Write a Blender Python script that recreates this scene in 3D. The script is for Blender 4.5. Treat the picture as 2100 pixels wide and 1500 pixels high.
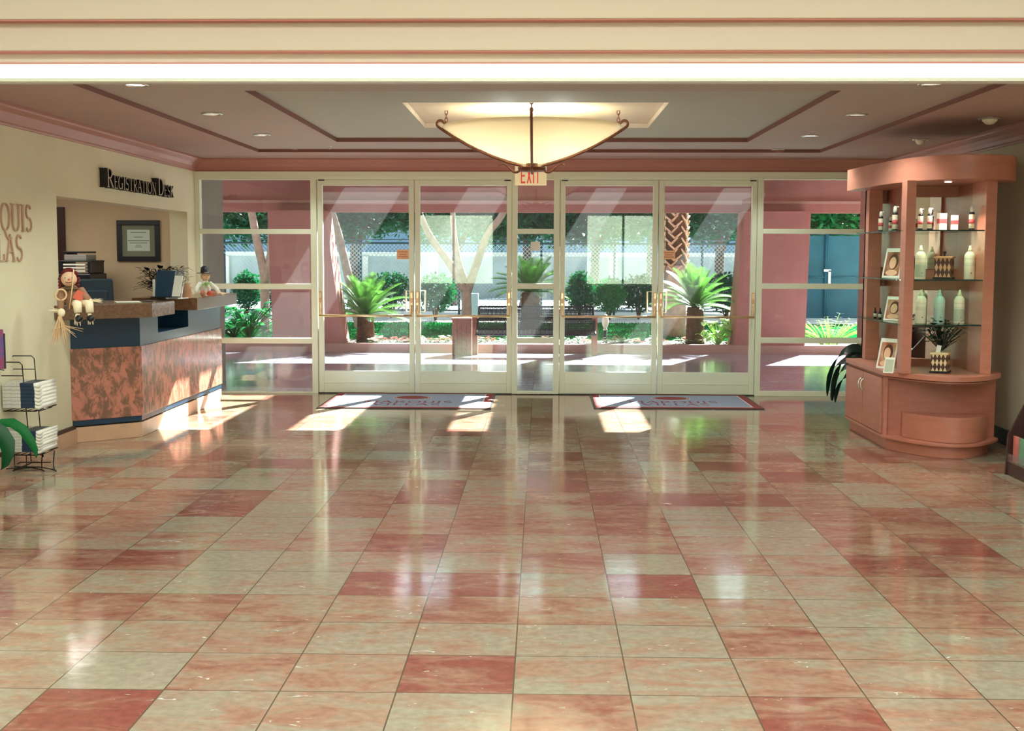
import bpy, math, random
from mathutils import Vector, Matrix
random.seed(7)
for o in list(bpy.data.objects): bpy.data.objects.remove(o)
scn = bpy.context.scene
COL = scn.collection
PI = math.pi

# ------------------------------------------------------------------ camera
F_PX = 2530.0; CAMZ = 1.6
cam_d = bpy.data.cameras.new('camera'); cam = bpy.data.objects.new('camera', cam_d); COL.objects.link(cam)
cam_d.sensor_width = 36.0; cam_d.lens = 36.0*F_PX/2100.0; cam_d.clip_start = .05; cam_d.clip_end = 600
Rm = (Matrix.Rotation(math.radians(1.36), 3, 'Z') @ Matrix.Rotation(math.radians(90-5.116), 3, 'X')
      @ Matrix.Rotation(math.radians(.17), 3, 'Z'))
cam.matrix_world = Matrix.Translation((0, 0, CAMZ)) @ Rm.to_4x4()
scn.camera = cam
def ray(x, y): return Rm @ Vector(((x-1050)/F_PX, (750-y)/F_PX, -1))
def at(x, y, Y):                      # the place seen at pixel x,y on the plane Y
    r = ray(x, y); t = Y/r.y; return Vector((r.x*t, Y, CAMZ+r.z*t))
def atz(x, y, z):
    r = ray(x, y); t = (z-CAMZ)/r.z; return Vector((r.x*t, r.y*t, z))
def atx(x, y, X):
    r = ray(x, y); t = X/r.x; return Vector((X, r.y*t, CAMZ+r.z*t))

# ------------------------------------------------------------------ view, sky, sun, added fill lamps
scn.view_settings.view_transform = 'Standard'; scn.view_settings.look = 'None'
scn.view_settings.gamma = 1.0; scn.view_settings.use_curve_mapping = False
scn.view_settings.exposure = 0.32
w = bpy.data.worlds.new('world'); scn.world = w; w.use_nodes = True
nt = w.node_tree; nt.nodes.clear()
sky = nt.nodes.new('ShaderNodeTexSky'); sky.sky_type = 'NISHITA'; sky.sun_disc = False
sky.sun_elevation = math.radians(35); sky.sun_rotation = math.radians(26); sky.altitude = 100
bg = nt.nodes.new('ShaderNodeBackground'); bg.inputs[1].default_value = .34
wo = nt.nodes.new('ShaderNodeOutputWorld')
hs = nt.nodes.new('ShaderNodeHueSaturation'); hs.inputs['Saturation'].default_value = .6
nt.links.new(sky.outputs[0], hs.inputs['Color']); nt.links.new(hs.outputs[0], bg.inputs[0]); nt.links.new(bg.outputs[0], wo.inputs[0])
sun_d = bpy.data.lights.new('sun', 'SUN'); sun_d.energy = 42.0; sun_d.angle = math.radians(.6); sun_d.color = (1, 1, .97)
sun = bpy.data.objects.new('sun', sun_d); COL.objects.link(sun)
SUNV = Vector((.62, 1.278, 1.0)).normalized()
sun.rotation_euler = SUNV.to_track_quat('Z', 'Y').to_euler(); sun.location = (8, 20, 30)

def area(name, loc, sx, sy, power, color=(1, .99, .94), rot=(0, 0, 0)):
    d = bpy.data.lights.new(name, 'AREA'); d.shape = 'RECTANGLE'; d.size = sx; d.size_y = sy; d.energy = power; d.color = color
    o = bpy.data.objects.new(name, d); COL.objects.link(o); o.location = loc; o.rotation_euler = rot; return o
NEAR_Z = 3.7
for i, (x, y) in enumerate([(-2.6, -2.5), (0, -2.5), (2.6, -2.5), (-2.6, .8), (0, .8), (2.6, .8), (-2.6, 4.0), (0, 4.0), (2.6, 4.0)]):
    area('near_room_fill', (x, y, NEAR_Z-.06), 1.15, 1.15, 56, (.93, 1, .95))  # unseen lamps added behind the camera to brighten floor and bulkhead

area('office_fill', (-5.2, 12, 2.43), 1.6, 1.0, 24, (1, .96, .88))  # unseen lamp added to brighten the office wall
# ------------------------------------------------------------------ materials
def lin(c):
    c = c/255.0
    return c/12.92 if c <= .04045 else ((c+.055)/1.055)**2.4
def rgb(r, g, b): return (lin(r), lin(g), lin(b), 1)
MATS = {}
def mat(name, col, rough=.6, metal=0, noise=0, nscale=8, spec=.5, trans=0, emit=None, estr=0, coat=0, bump=0, col2=None, thin=0, stretch=None):
    if name in MATS: return MATS[name]
    m = bpy.data.materials.new(name); m.use_nodes = True; MATS[name] = m
    t = m.node_tree; b = t.nodes['Principled BSDF']
    b.inputs['Base Color'].default_value = col; b.inputs['Roughness'].default_value = rough
    b.inputs['Metallic'].default_value = metal; b.inputs['Specular IOR Level'].default_value = spec
    b.inputs['Coat Weight'].default_value = coat; b.inputs['Coat Roughness'].default_value = .08
    if emit: b.inputs['Emission Color'].default_value = emit; b.inputs['Emission Strength'].default_value = estr
    tc = t.nodes.new('ShaderNodeTexCoord'); n = t.nodes.new('ShaderNodeTexNoise'); n.inputs['Scale'].default_value = nscale
    n.inputs['Detail'].default_value = 5
    mp = t.nodes.new('ShaderNodeMapping'); t.links.new(tc.outputs['Object'], mp.inputs[0]); t.links.new(mp.outputs[0], n.inputs['Vector'])
    if stretch: mp.inputs['Scale'].default_value = stretch
    r = t.nodes.new('ShaderNodeValToRGB'); r.color_ramp.elements[0].position = .35; r.color_ramp.elements[1].position = .65
    k = 1-noise
    r.color_ramp.elements[0].color = (col[0]*k, col[1]*k, col[2]*k, 1) if not col2 else col2
    r.color_ramp.elements[1].color = col
    if noise or col2:
        t.links.new(n.outputs[0], r.inputs[0]); t.links.new(r.outputs[0], b.inputs['Base Color'])
    if bump:
        bp = t.nodes.new('ShaderNodeBump'); bp.inputs['Strength'].default_value = bump; bp.inputs['Distance'].default_value = .01
        t.links.new(n.outputs[0], bp.inputs['Height']); t.links.new(bp.outputs[0], b.inputs['Normal'])
    if thin:       # leaf-like translucency
        tr = t.nodes.new('ShaderNodeBsdfTranslucent'); ms = t.nodes.new('ShaderNodeMixShader'); ms.inputs[0].default_value = thin
        out = t.nodes['Material Output']
        tr.inputs[0].default_value = (col[0], min(1, col[1]*1.15), col[2]*.6, 1)
        t.links.new(b.outputs[0], ms.inputs[1]); t.links.new(tr.outputs[0], ms.inputs[2]); t.links.new(ms.outputs[0], out.inputs[0])
    return m

def pane_mat(name, tint=(1, 1, 1, 1), dust=0.0, refl=1.0):
    m = bpy.data.materials.new(name); m.use_nodes = True; t = m.node_tree; t.nodes.clear(); MATS[name] = m
    tr = t.nodes.new('ShaderNodeBsdfTransparent'); tr.inputs[0].default_value = tint
    gl = t.nodes.new('ShaderNodeBsdfGlossy'); gl.inputs['Roughness'].default_value = .0
    fr = t.nodes.new('ShaderNodeFresnel'); ge = t.nodes.new('ShaderNodeNewGeometry'); im = t.nodes.new('ShaderNodeMath'); im.operation = 'MULTIPLY_ADD'; im.inputs[1].default_value = 1/1.5-1.5; im.inputs[2].default_value = 1.5
    t.links.new(ge.outputs['Backfacing'], im.inputs[0]); t.links.new(im.outputs[0], fr.inputs[0])
    mu = t.nodes.new('ShaderNodeMath'); mu.operation = 'MULTIPLY'; mu.inputs[1].default_value = refl
    mx = t.nodes.new('ShaderNodeMixShader'); df = t.nodes.new('ShaderNodeBsdfDiffuse'); df.inputs[0].default_value = (.9, .95, .95, 1)
    tl = t.nodes.new('ShaderNodeBsdfTranslucent'); tl.inputs[0].default_value = (.9, .95, .95, 1)
    ad = t.nodes.new('ShaderNodeMixShader'); m2 = t.nodes.new('ShaderNodeMixShader'); m2.inputs[0].default_value = dust
    out = t.nodes.new('ShaderNodeOutputMaterial')
    t.links.new(fr.outputs[0], mu.inputs[0]); t.links.new(mu.outputs[0], mx.inputs[0]); t.links.new(tr.outputs[0], mx.inputs[1]); t.links.new(gl.outputs[0], mx.inputs[2])
    t.links.new(df.outputs[0], ad.inputs[1]); t.links.new(tl.outputs[0], ad.inputs[2])
    t.links.new(mx.outputs[0], m2.inputs[1]); t.links.new(ad.outputs[0], m2.inputs[2]); t.links.new(m2.outputs[0], out.inputs[0])
    return m
M_GLASS = pane_mat('window_glass', (.95, .99, .98, 1), .010, .9)
M_SHELFGLASS = pane_mat('shelf_glass', (.70, .88, .80, 1), 0, 1.0)
M_ACRYL = pane_mat('clear_acrylic', (.93, .96, .98, 1), .08, 1.5)

M_FRAME = mat('cream_metal_frame', rgb(232, 236, 212), .35)
M_WALL = mat('cream_plaster', rgb(230, 222, 190), .85, noise=.06, nscale=2, bump=.08)
M_NEARW = mat('neutral_plaster', rgb(196, 194, 184), .85, noise=.05, nscale=2)
M_WALLR = mat('cream_plaster_right', rgb(222, 212, 180), .85, noise=.06, nscale=2, bump=.08)
M_OFFICE = mat('tan_plaster', rgb(214, 190, 156), .85, noise=.08, nscale=2)
M_CEIL = mat('rose_ceiling', rgb(178, 148, 138), .75, noise=.05, nscale=2)
M_CEIL2 = mat('rose_beige_ceiling', rgb(180, 166, 156), .75, noise=.04, nscale=2)
M_CEIL3 = mat('grey_beige_ceiling', rgb(178, 182, 170), .75, noise=.04, nscale=2)
M_CEIL4 = mat('cream_ceiling', rgb(222, 208, 184), .7)
M_RISER = mat('terracotta_riser', rgb(132, 86, 74), .7)
M_CORN = mat('terracotta_cornice', rgb(178, 120, 106), .45, noise=.05, nscale=3)
M_BULK = mat('peach_cream_bulkhead', rgb(220, 204, 182), .7)
M_BULKR = mat('rose_shade_and_print', rgb(196, 128, 112), .7)
M_WHITE = mat('white_paint', rgb(240, 242, 232), .5)
M_PINK = mat('rose_stucco', rgb(166, 108, 100), .9, noise=.08, nscale=5, bump=.15)
M_PINKL = mat('pale_rose_stucco_and_reflection', rgb(180, 138, 128), .9, noise=.06, nscale=5, bump=.15)
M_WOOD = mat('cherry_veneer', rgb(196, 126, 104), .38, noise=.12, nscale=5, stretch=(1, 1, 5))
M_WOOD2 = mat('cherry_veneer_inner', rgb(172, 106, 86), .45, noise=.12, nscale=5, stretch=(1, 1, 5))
M_NAVY = mat('navy_laminate', rgb(22, 58, 84), .22, spec=.7)
M_COUNTER = mat('brown_granite', rgb(126, 92, 68), .22, noise=.35, nscale=40, coat=.3)
M_BLACK = mat('black_plastic', rgb(18, 20, 24), .4)
M_BLACKMETAL = mat('black_wire', rgb(20, 18, 18), .4, metal=.4)
M_BRONZE = mat('bronze_iron', rgb(128, 82, 62), .4, metal=.6, noise=.3, nscale=30)
M_BRASS = mat('brushed_brass', rgb(238, 214, 172), .32, metal=1)
M_COPPERP = mat('copper_plate', rgb(222, 166, 130), .35, metal=.6)
M_STONE = mat('peach_travertine', rgb(214, 172, 140), .35, noise=.18, nscale=6)
M_DARKWOOD = mat('dark_walnut', rgb(62, 30, 24), .4, noise=.3, nscale=8)
M_MIRROR = mat('mirror', (.92, .93, .9, 1), .01, metal=1)
M_PAPER = mat('white_paper', rgb(242, 240, 228), .8)
M_CREAMPL = mat('cream_plastic', rgb(246, 236, 208), .35)
M_GREENPL = mat('pale_aqua_plastic', rgb(186, 216, 200), .35)
M_REDB = mat('rose_red_label', rgb(204, 84, 88), .5)
M_GREYLB = mat('sage_label', rgb(190, 196, 170), .5)
M_SOIL = mat('dark_soil', rgb(70, 48, 40), .95, noise=.4, nscale=20)
M_LEAFD = mat('dark_leaf', rgb(22, 92, 54), .35, noise=.3, nscale=5, thin=.35)
M_LEAFT = mat('tree_leaf', rgb(14, 84, 58), .45, noise=.5, nscale=3, thin=.35, spec=.12)
M_LEAFB = mat('bright_leaf', rgb(36, 126, 70), .4, spec=.25, noise=.25, nscale=4, thin=.35)
M_LEAFC = mat('cycad_leaf', rgb(92, 140, 74), .4, noise=.35, nscale=4, thin=.35, spec=.3)
M_LEAFP = mat('pale_leaf', rgb(196, 222, 168), .5, noise=.2, nscale=4, thin=.45)
M_LEAFK = mat('black_green_leaf', rgb(14, 40, 26), .35, noise=.2, nscale=4)
M_BARK = mat('pale_bark', rgb(168, 144, 130), .9, noise=.3, nscale=9, bump=.4)
M_BARKD = mat('brown_bark', rgb(104, 76, 60), 1.0, spec=.05, noise=.45, nscale=14, bump=.6)
M_GRASS = mat('lawn_grass', rgb(10, 96, 44), 1.0, noise=.35, nscale=6, spec=0)
M_CONC = mat('pale_concrete', rgb(226, 222, 210), .85, noise=.08, nscale=3)
M_ASPH = mat('grey_street', rgb(170, 180, 184), .9, noise=.1, nscale=3)
M_BLUEWALL = mat('pale_blue_wall', rgb(186, 196, 192), .85, noise=.3, nscale=1.2)
M_BLUEMESH = mat('blue_windscreen', rgb(36, 100, 116), .8, noise=.25, nscale=2)
M_FENCE = mat('galvanised_wire', rgb(176, 200, 204), .5, metal=.5)
M_FENCED = mat('dark_fence_rail', rgb(24, 60, 66), .5)
M_STEELB = mat('dark_blue_black_steel', rgb(28, 32, 44), .35, metal=.3)
M_BIN = mat('rose_brown_aggregate', rgb(150, 96, 84), .9, noise=.25, nscale=30, bump=.3)
M_FLW = mat('white_petals', rgb(248, 244, 240), .7, thin=.3)
M_FLR = mat('coral_petals', rgb(226, 84, 76), .7, thin=.3)
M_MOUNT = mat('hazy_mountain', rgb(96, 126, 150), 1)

# ------------------------------------------------------------------ mesh builder
ORG = {}
class MB:
    def __init__(s): s.v = []; s.f = []; s.mi = []; s.sm = []; s.mats = []
    def slot(s, m):
        if m not in s.mats: s.mats.append(m)
        return s.mats.index(m)
    def add(s, vs, fs, m, smooth=False):
        b = len(s.v); k = s.slot(m)
        s.v += [tuple(v) for v in vs]
        for f in fs: s.f.append([b+i for i in f]); s.mi.append(k); s.sm.append(smooth)
        return s
    def box(s, c, d, m, rot=None):
        x, y, z = d[0]/2, d[1]/2, d[2]/2
        vs = [Vector((a, b, e)) for e in (-z, z) for b in (-y, y) for a in (-x, x)]
        if rot is not None: vs = [rot @ v for v in vs]
        vs = [v+Vector(c) for v in vs]
        return s.add(vs, [(0, 2, 3, 1), (4, 5, 7, 6), (0, 1, 5, 4), (2, 6, 7, 3), (0, 4, 6, 2), (1, 3, 7, 5)], m)
    def bx(s, x0, x1, y0, y1, z0, z1, m): return s.box(((x0+x1)/2, (y0+y1)/2, (z0+z1)/2), (abs(x1-x0), abs(y1-y0), abs(z1-z0)), m)
    def prism(s, poly, z0, z1, m, axis='z', fn=None):
        # signed area -> ccw
        a = sum(poly[i][0]*poly[(i+1) % len(poly)][1]-poly[(i+1) % len(poly)][0]*poly[i][1] for i in range(len(poly)))
        if a < 0: poly = poly[::-1]
        n = len(poly)
        def P(p, h):
            if fn: return fn(p[0], p[1], h)
            return (p[0], p[1], h) if axis == 'z' else ((p[0], h, p[1]) if axis == 'y' else (h, p[0], p[1]))
        vs = [P(p, z0) for p in poly]+[P(p, z1) for p in poly]
        fs = [list(range(n))[::-1], list(range(n, 2*n))]+[[i, (i+1) % n, n+(i+1) % n, n+i] for i in range(n)]
        if axis == 'y': fs = [f[::-1] for f in fs]
        return s.add(vs, fs, m)
    def tube(s, pts, r, m, n=8, closed=False, cap=True):
        pts = [Vector(p) for p in pts]; N = len(pts)
        rs = r if isinstance(r, (list, tuple)) else [r]*N
        vs = []; up = None
        for i, p in enumerate(pts):
            if closed: t = (pts[(i+1) % N]-pts[i-1])
            else: t = pts[min(i+1, N-1)]-pts[max(i-1, 0)]
            if t.length < 1e-9: t = Vector((0, 0, 1))
            t.normalize()
            if up is None:
                up = Vector((0, 0, 1)) if abs(t.z) < .9 else Vector((1, 0, 0))
            a = up-t*up.dot(t)
            if a.length < 1e-6: a = t.orthogonal()
            a.normalize(); b = t.cross(a); up = a
            for k in range(n):
                q = 2*PI*k/n; vs.append(p+(a*math.cos(q)+b*math.sin(q))*rs[i])
        fs = []
        for i in range(N if closed else N-1):
            j = (i+1) % N
            for k in range(n): fs.append((i*n+k, i*n+(k+1) % n, j*n+(k+1) % n, j*n+k))
        if cap and not closed:
            fs.append(list(range(n))[::-1]); fs.append([(N-1)*n+k for k in range(n)])
        return s.add(vs, fs, m, n > 4)
    def lathe(s, prof, c, m, n=24, smooth=True, sx=1, sy=1):
        vs = []; fs = []
        for (r, z) in prof:
            for k in range(n): a = 2*PI*k/n; vs.append((c[0]+r*math.cos(a)*sx, c[1]+r*math.sin(a)*sy, c[2]+z))
        for i in range(len(prof)-1):
            for k in range(n): fs.append((i*n+k, i*n+(k+1) % n, (i+1)*n+(k+1) % n, (i+1)*n+k))
        if prof[0][0] > 1e-5: fs.append(list(range(n))[::-1])
        if prof[-1][0] > 1e-5: fs.append([(len(prof)-1)*n+k for k in range(n)])
        return s.add(vs, fs, m, smooth)
    def ball(s, c, r, m, n=12, lump=0):
        if not isinstance(r, (tuple, list)): r = (r, r, r)
        vs = []; fs = []; h = n//2
        for i in range(h+1):
            t = PI*i/h
            for k in range(n):
                a = 2*PI*k/n; q = 1+lump*random.uniform(-1, 1)
                vs.append((c[0]+r[0]*q*math.sin(t)*math.cos(a), c[1]+r[1]*q*math.sin(t)*math.sin(a), c[2]-r[2]*q*math.cos(t)))
        for i in range(h):
            for k in range(n): fs.append((i*n+k, i*n+(k+1) % n, (i+1)*n+(k+1) % n, (i+1)*n+k))
        return s.add(vs, fs, m, True)
    def leaf(s, base, d, length, width, m, droop=.3, segs=4, up=Vector((0, 0, 1)), fold=.15, prof=None):
        d = Vector(d).normalized(); base = Vector(base)
        side = d.cross(up)
        if side.length < 1e-4: side = Vector((1, 0, 0))
        side.normalize(); vs = []; p = base.copy(); dd = d.copy()
        for i in range(segs+1):
            t = i/segs
            wd = width*.5*(prof(t) if prof else math.sin(PI*min(1, t*.93+.05))**.8)
            nrm = side.cross(dd).normalized()
            vs += [p-side*wd+nrm*wd*fold, p, p+side*wd+nrm*wd*fold]
            p = p+dd*(length/segs); dd = (dd-Vector((0, 0, 1))*droop/segs*1.6).normalized()
        fs = []
        for i in range(segs):
            b = i*3; fs += [(b, b+1, b+4, b+3), (b+1, b+2, b+5, b+4)]
        return s.add(vs, fs, m, True)
    def build(s, name, parent=None, origin=None, local=False, bevel=0, kind=None, label=None, cat=None, group=None):
        me = bpy.data.meshes.new(name)
        if parent is not None: org = ORG[parent]
        else: org = Vector(origin) if origin is not None else Vector((0, 0, 0))
        off = Vector((0, 0, 0)) if (local or (parent is None and origin is None)) else org
        me.from_pydata([(v[0]-off.x, v[1]-off.y, v[2]-off.z) for v in s.v], [], s.f)
        for m in s.mats: me.materials.append(m)
        me.polygons.foreach_set('material_index', s.mi); me.polygons.foreach_set('use_smooth', s.sm); me.update()
        o = bpy.data.objects.new(name, me); COL.objects.link(o)
        if parent is not None: o.parent = parent; ORG[o] = org
        else:
            ORG[o] = org
            if origin is not None: o.location = org
        if bevel:
            b = o.modifiers.new('bevel', 'BEVEL'); b.width = bevel; b.segments = 2; b.limit_method = 'ANGLE'; b.angle_limit = math.radians(50)
        tag(o, label, cat, group, kind)
        return o
def tag(o, label=None, cat=None, group=None, kind=None):
    if label: o['label'] = label
    if cat: o['category'] = cat
    if group: o['group'] = group
    if kind: o['kind'] = kind
    return o
def thing(name, label, cat, loc=(0, 0, 0), rz=0, group=None, kind=None):
    o = bpy.data.objects.new(name, None); COL.objects.link(o); o.empty_display_size = .1
    o.location = loc; o.rotation_euler = (0, 0, rz); ORG[o] = Vector(loc)
    return tag(o, label, cat, group, kind)
def struct(name, mb, bevel=0, parent=None):
    return mb.build(name, parent=parent, bevel=bevel, kind='structure')
def dup(root, loc, rz=None, label=None, group=None):
    r = root.copy(); COL.objects.link(r); r.location = loc
    if rz is not None: r.rotation_euler = (0, 0, rz)
    if label: r['label'] = label
    if group: r['group'] = group
    for ch in list(root.children):
        c = ch.copy(); COL.objects.link(c); c.parent = r
        for g in list(ch.children):
            d = g.copy(); COL.objects.link(d); d.parent = c
    return r
def bez(p0, c, p2, n=44):
    return [((1-t)**2*p0[0]+2*t*(1-t)*c[0]+t*t*p2[0], (1-t)**2*p0[1]+2*t*(1-t)*c[1]+t*t*p2[1]) for t in [i/n for i in range(n+1)]]

# ------------------------------------------------------------------ main dimensions
WY = 14.15                      # plane of the glass wall
XL, XR = -3.96, 3.97            # side walls
ZC = 2.68                       # outer ceiling
T = .429; GX, GY = -.0971, 4.388

# ------------------------------------------------------------------ floor (travertine tiles)
TONE = {-1: {-5: .5, -4: 2.0, -3: .55, -2: .9, -1: .3, 0: 1.3, 1: .7, 2: 1.7, 3: .8, 4: 1.0},
        0: {-6: .8, -5: .7, -4: 0, -3: 1.0, -2: .8, -1: 1.8, 0: .7, 1: .6, 2: .9, 3: .7, 4: .15, 5: .2},
        1: {-6: .8, -5: .8, -4: .7, -3: .8, -2: .6, -1: .6, 0: .5, 1: .4, 2: 1.2, 3: .5, 4: .7, 5: .9},
        2: {-6: 1.2, -5: 1.3, -4: 1.2, -3: .8, -2: .9, -1: 1.3, 0: 1.0, 1: .8, 2: .9, 3: .3, 4: 1.3, 5: .9},
        3: {-6: .9, -5: .6, -4: .3, -3: .2, -2: 1.9, -1: 1.8, 0: .7, 1: 2.1, 2: .15, 3: .5, 4: 1.2, 5: .8},
        4: {-6: 1.5, -5: 1.7, -4: .1, -3: .5, -2: .9, -1: .6, 0: 1.4, 1: .1, 2: 1.2, 3: .9, 4: 1.7, 5: 1.2},
        5: {-6: .8, -5: .8, -4: .7, -3: 1.1, -2: 1.8, -1: .9, 0: .9, 1: 1.0, 2: .9, 3: .5, 4: 1.3, 5: 1.9},
        6: {-5: .4, -4: .3, -3: .5, -2: .9, -1: 1.2, 0: 1.1, 1: 1.5, 2: .5, 3: .1, 4: 1.3},
        7: {-3: 1.3, -2: .6, -1: 1.1, 0: .8, 1: 1.4, 2: .5, 3: .9, 4: 1.2},
        8: {-2: 1.9, -1: .8, 0: 1.3, 1: 1.8, 2: 1.9, 3: 1.9, 4: 1.4}}
def floor_mat(name, c0, c1, c2, rough, grout):
    m = bpy.data.materials.new(name); m.use_nodes = True; t = m.node_tree; b = t.nodes['Principled BSDF']; MATS[name] = m
    L = t.links.new; N = t.nodes.new
    at_ = N('ShaderNodeAttribute'); at_.attribute_name = 'tone'
    sd = N('ShaderNodeAttribute'); sd.attribute_name = 'seed'
    tc = N('ShaderNodeTexCoord'); sc = N('ShaderNodeVectorMath'); sc.operation = 'MULTIPLY_ADD'
    cmb = N('ShaderNodeCombineXYZ'); mul = N('ShaderNodeMath'); mul.operation = 'MULTIPLY'; mul.inputs[1].default_value = 37.0
    L(sd.outputs['Fac'], mul.inputs[0]); L(mul.outputs[0], cmb.inputs[2]); L(mul.outputs[0], cmb.inputs[0])
    sc.inputs[1].default_value = (1, 2.2, 1); L(tc.outputs['Object'], sc.inputs[0]); L(cmb.outputs[0], sc.inputs[2])
    n = N('ShaderNodeTexNoise'); n.inputs['Scale'].default_value = 3.0; n.inputs['Detail'].default_value = 8; n.inputs['Roughness'].default_value = .65; n.inputs['Distortion'].default_value = .7
    L(sc.outputs[0], n.inputs['Vector'])
    add = N('ShaderNodeMath'); add.operation = 'MULTIPLY_ADD'; add.inputs[1].default_value = 4.2; L(n.outputs[0], add.inputs[0])
    sub = N('ShaderNodeMath'); sub.operation = 'SUBTRACT'; sub.inputs[1].default_value = 2.1; L(at_.outputs['Fac'], sub.inputs[0]); L(sub.outputs[0], add.inputs[2])
    dv = N('ShaderNodeMath'); dv.operation = 'DIVIDE'; dv.inputs[1].default_value = 2.0; L(add.outputs[0], dv.inputs[0])
    r = N('ShaderNodeValToRGB'); e = r.color_ramp.elements; e[0].color = c0; e[0].position = .15; e[1].color = c2; e[1].position = 1.0
    x = e.new(.5); x.color = c1; L(dv.outputs[0], r.inputs[0])
    # pale calcite flecks
    n2 = N('ShaderNodeTexNoise'); n2.inputs['Scale'].default_value = 14; n2.inputs['Detail'].default_value = 6; n2.inputs['Distortion'].default_value = 1.2; L(sc.outputs[0], n2.inputs['Vector'])
    r2 = N('ShaderNodeValToRGB'); r2.color_ramp.elements[0].position = .69; r2.color_ramp.elements[1].position = .73; L(n2.outputs[0], r2.inputs[0])
    mx = N('ShaderNodeMix'); mx.data_type = 'RGBA'; L(r2.outputs[0], mx.inputs[0]); L(r.outputs[0], mx.inputs[6]); mx.inputs[7].default_value = (.75, .74, .66, 1)
    # fine mottling
    n3 = N('ShaderNodeTexNoise'); n3.inputs['Scale'].default_value = 25; n3.inputs['Detail'].default_value = 8; L(tc.outputs['Object'], n3.inputs['Vector'])
    mr = N('ShaderNodeMapRange'); mr.inputs[1].default_value = .3; mr.inputs[2].default_value = .7; mr.inputs[3].default_value = .82; mr.inputs[4].default_value = 1.1; L(n3.outputs[0], mr.inputs[0])
    mm = N('ShaderNodeMix'); mm.data_type = 'RGBA'; mm.blend_type = 'MULTIPLY'; mm.inputs[0].default_value = 1; L(mx.outputs[2], mm.inputs[6]); L(mr.outputs[0], mm.inputs[7])
    # grout by position
    sp = N('ShaderNodeSeparateXYZ'); L(tc.outputs['Object'], sp.inputs[0])
    def edge(o, g, wd):
        a = N('ShaderNodeMath'); a.operation = 'SUBTRACT'; a.inputs[1].default_value = g; L(o, a.inputs[0])
        p = N('ShaderNodeMath'); p.operation = 'PINGPONG'; p.inputs[1].default_value = T/2; L(a.outputs[0], p.inputs[0])
        q = N('ShaderNodeMath'); q.operation = 'LESS_THAN'; q.inputs[1].default_value = wd; L(p.outputs[0], q.inputs[0]); return q
    ex = edge(sp.outputs[0], GX, .0028); ey = edge(sp.outputs[1], GY, .0028)
    mxx = N('ShaderNodeMath'); mxx.operation = 'MAXIMUM'; L(ex.outputs[0], mxx.inputs[0]); L(ey.outputs[0], mxx.inputs[1])
    fin = N('ShaderNodeMix'); fin.data_type = 'RGBA'; L(mxx.outputs[0], fin.inputs[0]); L(mm.outputs[2], fin.inputs[6]); fin.inputs[7].default_value = grout
    L(fin.outputs[2], b.inputs['Base Color'])
    rr = N('ShaderNodeMapRange'); rr.inputs[3].default_value = rough*.7; rr.inputs[4].default_value = rough*1.5; L(n.outputs[0], rr.inputs[0]); L(rr.outputs[0], b.inputs['Roughness'])
    b.inputs['Specular IOR Level'].default_value = .8
    bp = N('ShaderNodeBump'); bp.inputs['Strength'].default_value = .03; bp.inputs['Distance'].default_value = .02; L(n.outputs[0], bp.inputs['Height']); L(bp.outputs[0], b.inputs['Normal'])
    return m
M_FLOOR = floor_mat('travertine_tiles', rgb(166, 158, 136), rgb(170, 135, 112), rgb(146, 84, 72), .075, rgb(96, 84, 66))
M_PFLOOR = floor_mat('porch_tiles_skylit', rgb(172, 176, 188), rgb(162, 162, 176), rgb(150, 140, 154), .12, rgb(90, 92, 100))  # indoor tile again, with blue sky light put into its colours
def tiled(name, x0, x1, y0, y1, z, m):
    c0, c1 = math.floor((x0-GX)/T), math.floor((x1-GX)/T); r0, r1 = math.floor((y0-GY)/T), math.floor((y1-GY)/T)
    vs = []; fs = []; tone = []; seed = []
    for r in range(r0, r1+1):
        for c in range(c0, c1+1):
            a = max(x0, GX+c*T); b = min(x1, GX+(c+1)*T); e = max(y0, GY+r*T); f = min(y1, GY+(r+1)*T)
            if b-a < 1e-4 or f-e < 1e-4: continue
            k = len(vs); vs += [(a, e, z), (b, e, z), (b, f, z), (a, f, z)]; fs.append((k, k+1, k+2, k+3))
            # in the photograph's counting row 0 starts at GY
            tone.append(TONE.get(r, {}).get(c, random.choice([.3, .6, .8, .9, 1.0, 1.1, 1.2, 1.4, 1.8]))); seed.append(random.random())
    # thickness below
    k = len(vs); vs += [(x0, y0, z-.12), (x1, y0, z-.12), (x1, y1, z-.12), (x0, y1, z-.12), (x0, y0, z), (x1, y0, z), (x1, y1, z), (x0, y1, z)]
    for f in ((3, 2, 1, 0), (0, 1, 5, 4), (1, 2, 6, 5), (2, 3, 7, 6), (3, 0, 4, 7)): fs.append(tuple(k+i for i in f)); tone.append(1); seed.append(0)
    me = bpy.data.meshes.new(name); me.from_pydata(vs, [], fs); me.materials.append(m)
    a = me.attributes.new('tone', 'FLOAT', 'FACE'); a.data.foreach_set('value', tone)
    a = me.attributes.new('seed', 'FLOAT', 'FACE'); a.data.foreach_set('value', seed)
    o = bpy.data.objects.new(name, me); COL.objects.link(o); o['kind'] = 'structure'; return o
tiled('floor', -6.8, 6.2, -6.0, WY+.03, 0, M_FLOOR)
tiled('floor_porch', -9, 9, WY+.05, 20.2, 0, M_PFLOOR)

# ------------------------------------------------------------------ walls
OY0, OY1 = 10.05, 13.78
m = MB()
m.bx(XL-.2, XL, 6.9, OY0, 0, 2.9, M_WALL); m.bx(XL-.2, XL, OY0, OY1, 2.07, 2.9, M_WALL); m.bx(XL-.2, XL, OY0, OY1, 0, 1.055, M_WALL)
m.bx(XL-.2, XL, OY1, WY+.06, 0, 2.9, M_WALL)
struct('wall_left', m)
struct('wall_right', MB().bx(XR, XR+.2, 6.9, WY+.06, 0, 2.9, M_WALLR))
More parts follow.
